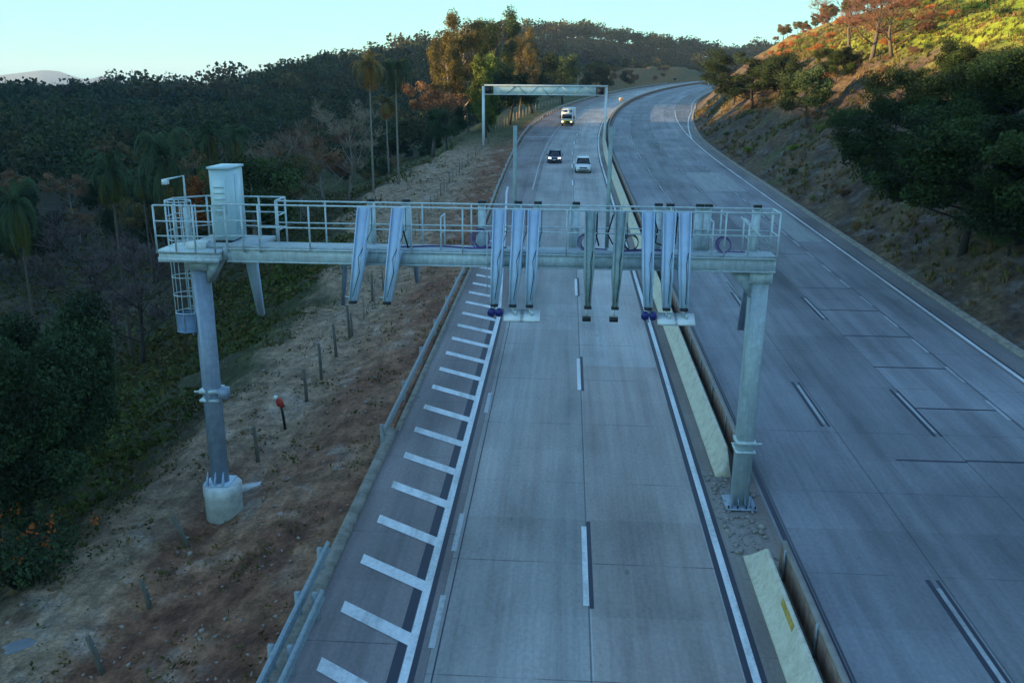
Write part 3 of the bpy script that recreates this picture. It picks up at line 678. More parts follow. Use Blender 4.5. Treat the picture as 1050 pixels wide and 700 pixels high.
# camera / antenna arms
def arm_front(xt, xb, kind, zb=7.45, yb=23.35, w=.33):
    root = g1; top = (xt, GY0-.10, 9.92); low = (xb, yb, zb)
    b = MB(); mat = M['arm_g'] if kind in ('g',) else M['arm']
    wb = w*.62 if kind != 'g' else w*.45
    # tapering channel: web plate with two flanges
    T = Vector(top); B_ = Vector(low); d = (B_-T).normalized(); n = Vector((1, 0, 0)).cross(d).normalized()
    if n.y > 0: n = -n
    def ring(c, ww, dep): return [tuple(c+Vector((i*ww/2, 0, 0))+n*j*dep) for i, j in ((-1, 0), (1, 0), (1, -1), (-1, -1))]
    b.loft([ring(T, w, .16), ring(T.lerp(B_, .62), w*.98, .30), ring(B_, wb, .14)])
    for s in (-1, 1):
        b.beam(T+Vector((s*w*.5, 0, 0))+n*.015, B_+Vector((s*wb*.5, 0, 0))+n*.015, .03, .06, up=tuple(n))
    arm = b.build('camera_arm', mat, g1, world=True)
    if kind in 'wab':   # gusset back to the beam
        b = MB(); g0 = T.lerp(B_, .50)-n*.2; 
        pts = [g0, T.lerp(B_, .93)-n*.06, Vector((xt*.2+xb*.8+.02, GY0-.04, 8.30)), Vector((xt, GY0-.055, 8.7))]
        a = [tuple(p+Vector((-.10, 0, 0))) for p in pts]; c = [tuple(p+Vector((.10, 0, 0))) for p in pts]
        b.add(a+c, [(0,1,2,3), (7,6,5,4), (0,4,5,1), (1,5,6,2), (2,6,7,3), (3,7,4,0)]); b.build('gusset', mat, arm)
        arm.children[0].location = (0, 0, 0)
        for v_ in arm.children[0].data.vertices: v_.co -= Vector(g1.location)
    def sub(mbx, name, mt):
        o = mbx.build(name, mt, arm); 
        for v_ in o.data.vertices: v_.co -= Vector(g1.location)
        return o
    b = MB(); b.box((xb-.10, yb-.12, zb-.06), (xb+.10, yb+.12, zb+.0)); sub(b, 'foot_plate', M['black'])
    b = MB(); cx_ = w*.5+.04
    b.tube([(xt+cx_, GY0-.06, 9.9), (xt+cx_+.01, GY0-.12, 9.3), ((xt+xb)/2+.03, (GY0+yb)/2-.22, 8.6), ((xt+xb)/2+.06, (GY0+yb)/2-.30, 8.2), (xb+.02, yb-.13, zb+.15)], .010, 5); sub(b, 'cable', M['cable'])
    if kind == 'p':     # antenna panel
        b = MB(); b.tube([(xb, yb, zb-.04), (xb+.02, yb-.02, zb-.28)], .025, 6); sub(b, 'bracket', M['galv'])
        b = MB(); c = Vector((xb+.03, yb-.05, zb-.30)); ax = Vector((1, 0, 0)); ay = Vector((0, .80, .38)).normalized(); az_ = ax.cross(ay)
        V = [tuple(c+ax*i*.27+ay*j*.24+az_*k*.03) for k in (-1, 1) for i, j in ((-1,-1),(1,-1),(1,1),(-1,1))]
        b.add(V, [(3,2,1,0),(4,5,6,7),(0,1,5,4),(1,2,6,5),(2,3,7,6),(3,0,4,7)]); pan = sub(b, 'antenna_panel', M['white'])
        b = MB(); b.tube([tuple(c+az_*.03+ax*.05), tuple(c+az_*.16+ax*.05)], .05, 8); sub(b, 'mount', M['galv'])
    if kind == 'd':     # two blue lens discs
        for s in (-1, 1):
            b = MB(); c = (xb+.03+s*.11, yb-.08, zb-.22); b.tube([(c[0], c[1]-.06, c[2]-.02), (c[0], c[1]+.07, c[2]+.03)], .105, 14); sub(b, 'lens_disc', M['bluedisc'])
        b = MB(); b.tube([(xb, yb, zb-.04), (xb+.02, yb-.03, zb-.42)], .025, 6); sub(b, 'bracket', M['galv'])
    if kind == 'g':     # small black camera on a thin drop tube
        b = MB(); b.tube([(xb, yb, zb), (xb-.03, yb-.02, zb-.30)], .022, 6); sub(b, 'bracket', M['galv'])
        b = MB(); b.box((xb-.14, yb-.14, zb-.40), (xb+.09, yb+.10, zb-.29)); sub(b, 'camera', M['black'])
    if kind == 'w':
        b = MB(); b.tube([(xb-.10, yb, zb+.1), (xb-.30, yb+.3, zb+.05)], .02, 6); sub(b, 'bracket', M['galv'])
# pixel columns of the photo -> metres across the roadway at the arm's own distance
def xat(px, py, Y): d = ray_at(px, py); return float(d[0]/d[1]*Y)
for pxt, pxb, kind in ((373, 362, 'w'), (408, 397, 'w'), (512, 507, 'd'), (532, 526, 'p'), (548, 543, 'p'), (606, 603, 'g'), (637, 631, 'g'), (665, 665, 'd'), (687, 684, 'p'), (703, 702, 'p')):
    arm_front(xat(pxt, 216, GY0-.1), xat(pxb, 305, 23.35), kind, w=.33 if kind != 'g' else .30)
# rear posts carrying the rear-facing arms
for px_ in (381, 417, 494, 531, 551, 590, 674, 686, 716, 725, 775):
    x = xat(px_, 230, GY1+.1); b = MB(); b.box((x-.11, GY1+.07, 8.3), (x+.11, GY1+.20, 9.90)); ra = b.build('rear_post', M['galv'], g1, world=True)
    b = MB(); b.box((x-.10, GY1+.02, 9.94), (x+.12, GY1+.18, 10.03)); b.build('post_cap', M['black'], g1, world=True)
for pa, pb, z0, zz in (((256, 268), (268, 322), 8.3, 27.2), ((773, 284), (759, 337), 8.3, 27.0), ((425, 268), (428, 288), 8.3, 26.6), ((355, 268), (352, 312), 8.3, 26.4)):
    A = Vector((xat(*pa, GY1+.2), GY1+.25, 8.5)); d = ray_at(*pb); t_ = zz/d[1]; B2 = Vector((0, 0, CH))+Vector(d)*t_
    big = pa[0] in (256, 773)
    b = MB(); b.beam(A, B2, .34 if big else .14, .26, .20 if big else .10, .14, up=(0, 1, 0)); ra = b.build('rear_arm', M['arm'] if pa[0] == 256 else M['column_b'], g1, world=True)
    b = MB(); b.box((A.x-.20, A.y-.12, 8.0), (A.x+.20, A.y+.18, 8.45)); b.build('arm_bracket', M['galv'], g1, world=True)
b = MB(); x = xat(752, 296, 27); b.beam((x-.35, 26.4, 7.6), (x+.25, 26.9, 6.9), .05, .05); b.build('stay', M['galv'], g1, world=True)
# two masts above the walkway
for px_ in (527, 624):
    x = xat(px_, 215, GY1); b = MB(); b.box((x-.055, GY1+.21, 8.4), (x+.055, GY1+.32, 12.15)); b.build('mast', M['arm_g'], g1, world=True)
# thin service ladder on the front
x = xat(503, 250, GY0-.15)
for s in (-.1, .1):
    b = MB(); b.tube([(x+s, GY0-.14, 7.5), (x+s, GY0-.14, 9.3)], .014, 5); b.build('ladder_stile', M['galv'], g1, world=True)
# loose cables and conduit coils on the walkway
def coil(px_, r, lbl, col_, lean):
    x = xat(px_, 244, 24.95); o = thing('conduit_coil', (x, 24.95, 8.73), lbl, 'cable coil', 'conduit coils lying on the gantry walkway')
    b = MB()
    for k in range(4):
        rr = r*(1-.07*k); cz = r*.98+.02*math.sin(k)-.01*k
        b.tube([(rr*math.cos(a)+.02*k, lean*rr*math.sin(a)+.03*k, cz+rr*math.sin(a)) for a in np.linspace(0, 2*math.pi, 22, endpoint=False)], .013, 5, closed=True)
    b.build('coil_loops', M[col_], o); 
    b = MB(); b.tube([(r*.2, 0, .03), (r*1.4, .05, .02), (r*2.2, -.05, .03), (r*2.9, .0, .02)], .02, 5); b.build('loose_end', M[col_], o)
coil(492, .27, 'purple conduit coil on the walkway, left of the blue arms over the left lane', 'purple', .5)
coil(600, .22, 'dark conduit coil on the walkway, left of the first green-grey arm', 'purple', .35)
coil(646, .24, 'dark purple conduit coil on the walkway above the median barrier', 'cable', .4)
coil(742, .22, 'small conduit coil on the walkway near its right end', 'purple', .45)
for pts in (((411, 216), (413, 235), (418, 252), (420, 266)), ((629, 220), (623, 240), (628, 250), (640, 249)), ((670, 220), (674, 236), (672, 249), (680, 252)), ((612, 219), (611, 240), (614, 252)), ((695, 222), (693, 240), (692, 250))):
    b = MB(); b.tube([tuple(np.array([0, 0, CH])+ray_at(*p)*(GY0+.25)/ray_at(*p)[1]) for p in pts], .025, 5); b.build('hanging_cable', M['cable'], g1, world=True)
b = MB()
for x0, x1 in ((-5.0, -1.9), (1.6, 2.9)):
    b.tube([(x, 24.9+.12*math.sin(x*3), 8.745) for x in np.linspace(x0, x1, 14)], .025, 5)
b.build('floor_conduit', M['purple'], g1, world=True)

# ------------------------------------------------------------------ second gantry
Y2 = 138.0; z2 = SLOPE*Y2
g2 = thing('sign_gantry', (-12.85, Y2, z2-.2), 'white boxed portal gantry spanning the road in the distance', 'gantry')
for x in (-12.85, 5.85):
    b = MB(); b.box((x-.2, Y2-.2, z2-1.0), (x+.2, Y2+.2, 13.35)); b.build('post', M['white'], g2, world=True)
b = MB(); b.box((-12.7, Y2-.45, 13.38), (6.05, Y2+.45, 13.62)); b.build('top_chord', M['white'], g2, world=True)
b = MB(); b.box((-12.64, Y2-.4, 12.10), (5.64, Y2+.4, 12.22)); b.build('bottom_chord', M['white'], g2, world=True)
b = MB(); b.box((-11.3, Y2-.32, 12.23), (4.3, Y2-.28, 13.37)); b.build('sign_back', plain('sign_back', (.66, .80, .76), .6, 0, .4, .2, .6), g2, world=True)
for k in range(9):
    x0 = -11.2+k*1.7; b = MB(); s = (k % 2)
    b.beam((x0+(.2 if s else 1.5), Y2-.37, 12.25), (x0+(1.5 if s else .2), Y2-.37, 13.35), .07, .12); b.build('diagonal', M['column'] if k % 3 else M['white'], g2, world=True)
for x in (-12.05, 5.05):
    b = MB(); b.box((x-.42, Y2-.55, 12.28), (x+.42, Y2-.2, 13.3)); b.build('signal_panel', M['black'], g2, world=True)

# ------------------------------------------------------------------ vehicles
M['glass'] = plain('dark_glass', (.012, .016, .022), .12, 0, .6, .05); M['tyre'] = plain('tyre', (.02, .02, .02), .85); M['rim'] = galv('rim', (.4, .42, .44), .35, .6)
def lampmat(name, c, e):
    t = NT(name); t.col(c, .2); t.b.inputs['Emission Color'].default_value = (*c, 1); t.b.inputs['Emission Strength'].default_value = e; return t.m
M['lampon'] = lampmat('headlight_on', (1, .97, .9), 1.2); M['lampoff'] = plain('headlight_glass', (.6, .65, .68), .15)
def car(loc, label, paintc, lights, suv=False, group='cars driving towards the camera'):
    """front faces local -Y"""
    root = thing('suv' if suv else 'car', loc, label, 'car', group); root.rotation_euler = (math.atan(SLOPE), 0, 0)
    Pm = plain('car_paint', paintc, .28, 0, .6, .04); hw = .93 if suv else .89; top = 1.62 if suv else 1.44; belt = 1.02 if suv else .90; Ln = 4.3
    b = MB(); st_ = [(-2.15, .32, .62, .74), (-2.05, .22, .74, .86), (-1.75, .2, .84, .93), (-.95, .2, .96, 1.0), (-.7, .2, 1.0, 1.0), (1.5, .2, 1.0, 1.0), (1.95, .24, .98, .97), (2.12, .35, .9, .9)]
    rings = []
    for y, zb_, zt, wf in st_:
        zt = zt*belt/1.0 if zt > .5 else zt; w_ = hw*wf
        rings.append([(-w_*.9, y, zb_), (w_*.9, y, zb_), (w_, y, zb_+.18), (w_, y, (zb_+zt)/2+.05), (w_*.93, y, zt-.04), (w_*.7, y, zt), (-w_*.7, y, zt), (-w_*.93, y, zt-.04), (-w_, y, (zb_+zt)/2+.05), (-w_, y, zb_+.18)])
    b.loft(rings); body = b.build('body', Pm, root, smooth=False)
    fr = [(-1.02, belt-.02, hw*.92), (-.30, top-.06, hw*.74), (-.15, top, hw*.70), (1.2, top-.02, hw*.70), (1.35, top-.08, hw*.72), (1.95, belt-.02, hw*.86)]
    b = MB(); b.loft([[(-w_, y, belt-.05), (w_, y, belt-.05), (w_*.98 if z > belt else w_, y, z), (-w_*.98 if z > belt else -w_, y, z)] for y, z, w_ in fr]); b.build('cabin', M['glass'], root)
    b = MB(); b.loft([[(-w_, y, z0), (w_, y, z0), (w_*.97, y, z1), (-w_*.97, y, z1)] for y, z0, z1, w_ in ((-.32, top-.055, top-.03, hw*.75), (-.15, top-.04, top+.03, hw*.73), (1.2, top-.05, top+.025, hw*.73), (1.4, top-.12, top-.06, hw*.74))]); b.build('roof', Pm, root)
    b = MB()
    for s in (-1, 1): b.beam((s*hw*.91, -1.03, belt), (s*hw*.745, -.3, top-.04), .06, .07); b.beam((s*hw*.88, 1.93, belt), (s*hw*.73, 1.36, top-.06), .1, .08); b.beam((s*hw*.90, .45, belt-.02), (s*hw*.735, .45, top-.02), .05, .09)
    b.build('pillars', Pm, root)
    for s in (-1, 1):
        b = MB(); b.loft([[(s*hw*.50, -2.13, .60), (s*hw*.86, -1.99, .62), (s*hw*.86, -1.97, .76), (s*hw*.52, -2.10, .73)], [(s*hw*.50, -2.05, .60), (s*hw*.86, -1.9, .62), (s*hw*.86, -1.88, .77), (s*hw*.52, -2.0, .75)]]); b.build('headlight', M['lampon'] if lights else M['lampoff'], root)
        b = MB(); b.box((s*hw*1.02-.02 if s > 0 else -hw*1.02-.2, -.85, belt+.0), (s*hw*1.02+.2 if s > 0 else -hw*1.02+.02, -.72, belt+.15)); b.build('mirror', Pm, root)
    b = MB(); b.box((-hw*.46, -2.175, .55), (hw*.46, -2.08, .70)); b.build('grille', M['black'], root)
    b = MB(); b.box((-hw*.72, -2.17, .30), (hw*.72, -2.06, .44)); b.build('lower_grille', M['black'], root)
    b = MB(); b.box((-.22, -2.19, .45), (.22, -2.177, .55)); b.build('number_plate', M['white'], root)
    for sx in (-1, 1):
        for y in (-1.32, 1.35):
            b = MB(); b.tube([(sx*(hw-.20), y, .33), (sx*(hw-.0), y, .33)], .33, 18); wh = b.build('wheel', M['tyre'], root)
            b = MB(); b.tube([(sx*(hw-.0), y, .33), (sx*(hw+.012), y, .33)], .2, 12); b.build('rim', M['rim'], wh)
    return root
def road_at(px_, py_):
    d = ray_at(px_, py_); t_ = CH/(SLOPE*d[1]-d[2]); P = np.array([0, 0, CH])+d*t_; return P
p = road_at(598, 178); car((p[0], p[1]+2.1, SLOPE*(p[1]+2.1)+.012), 'white suv driving towards the camera in the right lane', (.70, .74, .76), False, True)
p = road_at(568.5, 168); car((p[0], p[1]+2.1, SLOPE*(p[1]+2.1)+.012), 'dark blue car with headlights on in the left lane', (.05, .075, .13), True)
# yellow and white rescue truck
p = road_at(581.5, 129.5); L0 = (p[0], p[1]+1, SLOPE*(p[1]+1)+.012)
tr = thing('rescue_truck', L0, 'white box truck with yellow front driving down the left lane', 'truck'); tr.rotation_euler = (math.atan(SLOPE), 0, R_(-4))
Yl = plain('truck_yellow', (.62, .58, .05), .4); Wh = plain('truck_white', (.66, .72, .70), .4)
b = MB(); b.box((-1.22, 1.35, .75), (1.22, 6.2, 3.15)); b.box((-1.18, 1.2, .8), (1.18, 1.345, 3.05)); b.build('cargo_box', Wh, tr)
b = MB(); b.box((-1.05, 1.16, 2.45), (-.15, 1.19, 2.95)); b.box((.2, 1.16, 2.5), (.8, 1.19, 2.9)); b.build('front_window', plain('box_blue', (.06, .13, .28)), tr)
b = MB(); b.loft([[(-w_, y, .45), (w_, y, .45), (w_, y, 1.25), (w_*.98, y, z), (-w_*.98, y, z), (-w_, y, 1.25)] for y, w_, z in ((-.95, 1.0, 1.28), (-.8, 1.05, 1.38), (-.3, 1.08, 1.95), (-.1, 1.08, 2.2), (1.15, 1.1, 2.3))]); cabn = b.build('cab', Wh, tr)
b = MB(); b.box((-1.07, -1.0, .46), (1.07, -.955, 1.18)); b.build('yellow_front', Yl, tr)
b = MB(); b.loft([[(-.95, -.84, 1.40), (.95, -.84, 1.40), (.95, -.80, 1.42), (-.95, -.80, 1.42)], [(-.93, -.16, 2.14), (.93, -.16, 2.14), (.93, -.12, 2.16), (-.93, -.12, 2.16)]]); b.build('windscreen', M['glass'], tr)
b = MB(); b.box((-.55, -1.04, .62), (.55, -1.003, .95)); b.build('grille', M['black'], tr)
b = MB(); b.box((-1.1, -1.12, .35), (1.1, -1.01, .55)); b.build('bumper', M['black'], tr)
for s in (-1, 1):
    b = MB(); b.box((s*.86-.11, -1.05, .76), (s*.86+.11, -1.003, .90)); b.build('headlight', M['lampon'], tr)
    b = MB(); b.box((s*1.32-.12, -.55, 1.35), (s*1.32+.12, -.45, 1.9)); b.build('mirror', M['black'], tr)
    for y in (-.25, 4.6):
        b = MB(); b.tube([(s*.78, y, .42), (s*1.08, y, .42)], .42, 18); b.build('wheel', M['tyre'], tr)

# ------------------------------------------------------------------ fence posts and marker
FG = 'fence posts along the edge of the dirt verge'
def post(px_, py_, top, label, lean=(0, 0), mat='wood', r=.075, P=None, grp=FG):
    P = hit(px_, py_) if P is None else P; D = float(np.dot(P-np.array([0, 0, CH]), FW)); h = max(.5, top*D/FPX/.97)
    o = thing('fence_post', tuple(P), label, 'post', grp); b = MB()
    b.tube([(0, 0, -.3), (lean[0]*h*.5, lean[1]*h*.5, h*.5), (lean[0]*h, lean[1]*h, h)], [r*1.05, r, r*.9], 8); b.build('post_shaft', M[mat], o)
    b = MB()
    for z in (.35, .75): b.tube([(lean[0]*h*z-r-.01, lean[1]*h*z, h*z), (lean[0]*h*z+r+.01, lean[1]*h*z, h*z)], r*.35, 5)
    b.build('wire_staple', M['rail'], o)
for (a, b_, h, lb, ln) in [(107, 690, 42, 'weathered fence post at the bottom, nearest the camera, leaning left', (-.28, 0)), (156, 624, 32, 'weathered fence post second from the bottom', (-.25, 0)), (196, 562, 34, 'leaning fence post just left of the pedestal', (-.45, 0)),
        (265, 474, 38, 'dark fence post on the dirt right of the pedestal', (-.05, 0)), (315, 412, 34, 'fence post just right of the red tipped marker', (-.05, 0)), (330, 390, 38, 'second fence post beyond the red tipped marker', (-.03, 0)), (345, 366, 34, 'fence post left of the pair under the blue arms', (-.05, 0)), (359, 347, 34, 'fence post standing in the verge below the leftmost blue arm', (-.05, 0)),
        (382, 309, 28, 'dark fence post between the two leftmost blue arms', (0, 0)), (352, 312, 0, '', (0, 0))]:
    if lb: post(a, b_, h, lb, ln)
mk = hit(293, 440); o = thing('marker_post', tuple(mk), 'black marker post tipped with red and white tape on the dirt verge', 'marker')
b = MB(); b.tube([(0, 0, -.2), (-.08, 0, .7), (-.14, 0, 1.05)], [.06, .055, .05], 8); b.build('post_shaft', M['black'], o)
b = MB(); b.loft([[(-.26, -.06, 1.0), (-.02, -.06, .93), (.02, .05, .93), (-.24, .06, 1.0)], [(-.34, -.07, 1.32), (-.10, -.07, 1.30), (-.08, .06, 1.30), (-.33, .06, 1.32)]]); b.build('red_tip', M['red'], o)
b = MB(); b.loft([[(-.40, -.06, 1.24), (-.29, -.08, 1.22), (-.28, .06, 1.22), (-.40, .05, 1.24)], [(-.38, -.06, 1.42), (-.24, -.08, 1.40), (-.24, .06, 1.40), (-.38, .05, 1.42)]]); b.build('white_tape', M['white'], o)
# the fence running on up the verge
for i in range(34):
    u = 44+i*2.9; L = float(np.interp(u, [44, 60, 80, 96, 136, 150], [5.0, 5.2, 5.6, 5.8, 5.0, 4.6])); v = float(rail_v(u))-L
    x, y, _ = W(u, v); P = np.array(on(x, y)); o = thing('fence_post', tuple(P), 'pale wooden post in the wire fence running up the far verge', 'post', 'posts of the far wire fence')
    b = MB(); h = 1.15+.15*rng.random(); ln = rng.normal(0, .05, 2); b.tube([(0, 0, -.3), (ln[0], ln[1], h)], [.055, .045], 6); b.build('post_shaft', M['palebark'] if i % 3 else M['wood'], o)
for i in range(22):
    u = 158+i*5.0; v = float(rail_v(u))-5.5; x, y, _ = W(u, v); P = np.array(on(x, y)); o = thing('fence_post', tuple(P), 'thin pale fence post in the grass beyond the distant gantry', 'post', 'fence posts beyond the distant gantry')
    b = MB(); b.tube([(0, 0, -.3), (0, 0, 1.7)], [.09, .08], 6); b.build('post_shaft', M['palebark'], o)
# pale debris
def slab_thing(name, px_, py_, sx, sy, h, label, cat, mat, rz=0.3):
    P = hit(px_, py_); o = thing(name, tuple(P), label, cat, rz=rz); b = MB(); n = 9
    rg = lambda z, k: [(sx*k*(1+.25*math.sin(3*a+1)+.12*math.sin(7*a))*math.cos(a), sy*k*(1+.2*math.sin(2*a))*math.sin(a), z) for a in np.linspace(0, 2*math.pi, 16, endpoint=False)]
    b.loft([rg(-.1, 1), rg(h*.7, .95), rg(h, .7)]); b.build(name+'_body', mat, o)
slab_thing('concrete_spill', 258, 499, .60, .16, .10, 'long pale spill of hardened concrete beside the pedestal', 'concrete spill', M['ped'], .5)
M['sheet'] = plain('sheet', (.16, .18, .20), .7)
slab_thing('plastic_sheet', 20, 664, .42, .30, .10, 'pale plastic sheet lying on the dirt at the lower left corner', 'sheet', M['sheet'], .4)

# ------------------------------------------------------------------ vegetation
def rnd_tint(n, a=.6, b=1.4, hue=.12):
    k = rng.uniform(a, b, (n, 1)); return k*(1+rng.normal(0, hue, (n, 3))*np.array([1, .4, .6]))
def limb_tree(mb_tr, H, spread, n_l, r0, start=.35, pts_per=3, rise=.55, twist=.25, lean=0.0):
    """trunk plus limbs; returns limb tips"""
    top = Vector((lean*H+rng.normal(0, .03)*H, rng.normal(0, .03)*H, H*.82)); T0 = Vector((0, 0, -.4)); Mid = T0.lerp(top, .5)+Vector((rng.normal(0, .04)*H, rng.normal(0, .04)*H, 0))
    pts = [T0, T0.lerp(Mid, .5), Mid, Mid.lerp(top, .5), top]; mb_tr.tube(pts, [r0*1.15, r0*.9, r0*.7, r0*.45, r0*.2], 8)
    tips = [top]
    for i in range(n_l):
        f = start+(1-start)*(i+.5)/n_l*.92; s = T0.lerp(Mid, f*2) if f < .5 else Mid.lerp(top, f*2-1)
        a = rng.uniform(0, 6.28) if i == 0 else a+2.4+rng.normal(0, .3); ln = spread*(.65+.5*rng.random())*(1.1-.45*abs(f-.55))
        e = s+Vector((math.cos(a)*ln, math.sin(a)*ln, ln*rise*(.6+.8*rng.random()))); m1 = s.lerp(e, .5)+Vector((0, 0, -.08*ln+rng.normal(0, .04)*ln))
        rr = r0*(.42-.22*f); mb_tr.tube([s, m1, e], [rr, rr*.7, rr*.28], 6); tips += [e, m1.lerp(e, .5)]
        for q in range(2):
            a2 = a+rng.normal(0, .9); e2 = m1+Vector((math.cos(a2), math.sin(a2), rise*.8))*ln*.45; mb_tr.tube([m1, e2], [rr*.5, rr*.15], 5); tips.append(e2)
    return tips
def proto_broadleaf(H, spread, n_l, clump, leaf, nleaf, flat=.8, start=.35, rise=.55, tlo=.5, thi=1.5, lean=0, r0=None):
    tr_, cr = MB(), MB(); tips = limb_tree(tr_, H, spread, n_l, r0 or H*.024, start, rise=rise, lean=lean)
    for c in tips:
        k = rng.uniform(tlo, thi); rad = clump*rng.uniform(.6, 1.25); n = int(nleaf*rad/clump)
        d = rng.normal(size=(n, 3)); d /= np.linalg.norm(d, axis=1)[:, None]; d *= (rng.random((n, 1))**.45)*rad; d[:, 2] *= flat
        cr.leaves(np.array(c)+d, leaf*rng.uniform(.6, 1.3, n), k*rnd_tint(n, .75, 1.25, .10))
    return tr_, cr
def mesh_pair(fn, trunk_mat, crown_mat, name='tree'):
    a, c = fn; ta = a.build('trunk', trunk_mat); ca = c.build('crown', crown_mat); 
    d = (ta.data, ca.data); 
    for o in (ta, ca): COL.objects.unlink(o); bpy.data.objects.remove(o)
    return d
def place_tree(name, pair, loc, scale, label, cat, group=None, rz=None, mats=None, sz=None):
    r = thing(name, loc, label, cat, group, rz=rng.uniform(0, 6.28) if rz is None else rz); r.scale = (scale, scale, scale*(sz or 1))
    for nm, d in zip(('trunk', 'crown'), pair):
        if mats:
            d = mats_cache(d, mats[0 if nm == 'trunk' else 1])
        o = bpy.data.objects.new(nm, d); COL.objects.link(o); o.parent = r
    return r
_mc = {}
def mats_cache(d, mt):
    k = (d.name, mt.name)
    if k not in _mc: e = d.copy(); e.materials.clear(); e.materials.append(mt); _mc[k] = e
    return _mc[k]
P_broad = [mesh_pair(proto_broadleaf(8, 3.0, 11, 1.15, .25, 330), M['bark'], M['leaf_d']) for _ in range(4)]
P_open = [mesh_pair(proto_broadleaf(9, 3.4, 10, .85, .24, 150, start=.45, rise=.8), M['bark'], M['leaf_o']) for _ in range(3)]
P_tall = [mesh_pair(proto_broadleaf(22, 3.7, 30, 1.15, .30, 230, start=.25, rise=.8, flat=1.1, r0=.32), M['palebark'], M['leaf_o']) for _ in range(2)]
P_pop = mesh_pair(proto_broadleaf(12, 1.8, 14, 1.05, .36, 220, start=.12, rise=1.3, flat=1.3), M['bark'], M['leaf_y'])
P_umb = [mesh_pair(proto_broadleaf(7.5, 4.2, 22, 1.0, .17, 520, flat=.62, start=.26, rise=.42, tlo=.4, thi=1.5), M['darkbark'], M['leaf_d']) for _ in range(2)]
P_ridge = [mesh_pair(proto_broadleaf(9, 2.4, 9, 1.05, .30, 170, flat=.6, start=.62, rise=.6, r0=.16), M['darkbark'], M['leaf_o']) for _ in range(3)]
def proto_shrub(H, n_c, leaf, nleaf, flat=.8):
    tr_, cr = MB(), MB()
    for i in range(n_c):
        a = rng.uniform(0, 6.28); r = H*.55*math.sqrt(rng.random()); z = H*(.25+.6*rng.random()*(1-r/H*.8)); c = np.array([r*math.cos(a), r*math.sin(a), z])
        tr_.tube([(0, 0, -.2), (c[0]*.4, c[1]*.4, z*.6), tuple(c)], [H*.02, H*.014, H*.006], 5)
        n = nleaf; d = rng.normal(size=(n, 3)); d /= np.linalg.norm(d, axis=1)[:, None]; d *= (rng.random((n, 1))**.45)*H*.30*rng.uniform(.6, 1.2); d[:, 2] *= flat
        cr.leaves(c+d, leaf*rng.uniform(.6, 1.3, n), rng.uniform(.6, 1.4)*rnd_tint(n, .75, 1.25, .1))
    return tr_, cr
P_near = [mesh_pair(proto_broadleaf(8, 3.2, 22, .95, .15, 800, tlo=.4, thi=1.5), M['darkbark'], M['leaf_d']) for _ in range(2)]
P_shrub = [mesh_pair(proto_shrub(1.6, 16, .11, 150), M['bark'], M['leaf_m']) for _ in range(3)]
def proto_bare(H, spread, n_l, mt):
    tr_, cr = MB(), MB(); tips = limb_tree(tr_, H, spread, n_l, H*.022, .2, rise=.9)
    for c in tips:
        for q in range(9):
            d = Vector((rng.normal(), rng.normal(), abs(rng.normal())+.4)).normalized()*rng.uniform(.5, 1.3)*H*.14; m1 = c+d*.5+Vector(rng.normal(0, .04*H*.3, 3))
            cr.tube([c, m1, c+d], [.022, .015, .006], 4)
            for z in range(4):
                d2 = (d.normalized()+Vector(rng.normal(0, .6, 3))).normalized()*H*.07; cr.tube([m1, m1+d2], [.012, .005], 3)
    return tr_, cr
P_bare = [mesh_pair(proto_bare(7, 2.8, 11, None), M['palebark'], M['twig']) for _ in range(2)]
def proto_palm(H, fl, nf, crownr=1.0):
    tr_, cr = MB(), MB(); b_ = rng.normal(0, .02)*H
    tr_.tube([(0, 0, -.5), (b_*.6, 0, H*.3), (b_, 0, H*.65), (b_*.9, 0, H)], [.26, .19, .15, .13], 9)
    tr_.tube([(b_*.9, 0, H-.5), (b_*.9, 0, H+.2)], [.18, .25], 8)
    for i in range(nf):
        a = i*2.399+rng.normal(0, .1); el = R_(rng.uniform(-10, 78)) if i < nf*.72 else R_(rng.uniform(-50, -5)); L = fl*rng.uniform(.8, 1.1); pts = []; p_ = Vector((b_*.9, 0, H+.1)); e = el
        for k in range(9):
            pts.append(p_.copy()); p_ = p_+Vector((math.cos(a)*math.cos(e), math.sin(a)*math.cos(e), math.sin(e)))*L/8; e -= R_(12+6*k*.5)
        cr.tube([tuple(q) for q in pts], [.035-.0035*k for k in range(9)], 4)
        old = i >= nf*.72; tn = np.array([1.9, 1.1, .6]) if old else np.array([1, 1, 1])*rng.uniform(.7, 1.3)
        side = Vector((-math.sin(a), math.cos(a), 0)); V = []; F = []
        for k in range(1, 8):
            for s in (-1, 1):
                for q in range(3):
                    c = pts[k].lerp(pts[min(k+1, 8)], q/3); ll = fl*.20*(1-.5*abs(k-3.5)/4); dd = (side*s*.8+Vector((0, 0, -.75+.3*rng.random()))+(pts[k]-pts[k-1]).normalized()*.4).normalized()*ll; t2 = (pts[k]-pts[k-1]).normalized()*.05
                    n0 = len(V); V += [tuple(c-t2), tuple(c+t2), tuple(c+dd*1.0+t2*.4)]; F.append((n0, n0+1, n0+2))
        cr.add(V, F, tint=tn)
    return tr_, cr
P_palm = [mesh_pair(proto_palm(11, 2.9, 30), M['palebark'], M['palm']) for _ in range(3)]
P_palmbig = mesh_pair(proto_palm(8, 3.9, 44), M['bark'], M['palm'])
CHUNK_VEG = True
def foot(px_, D):                       # a spot at distance D in the direction of a photo column
    x, y = polar(px_, D); return x, y
def top_scale(px_, D, py_top, H):       # scale so the tree's top reaches a photo row
    x, y = foot(px_, D); g_ = float(terrain(x, y)); yh = 90.3-(582-px_)*.0087; zt = CH+D*math.tan((yh-py_top)/971.0); return (x, y, g_-.1), max(.2, (zt-g_)/H)
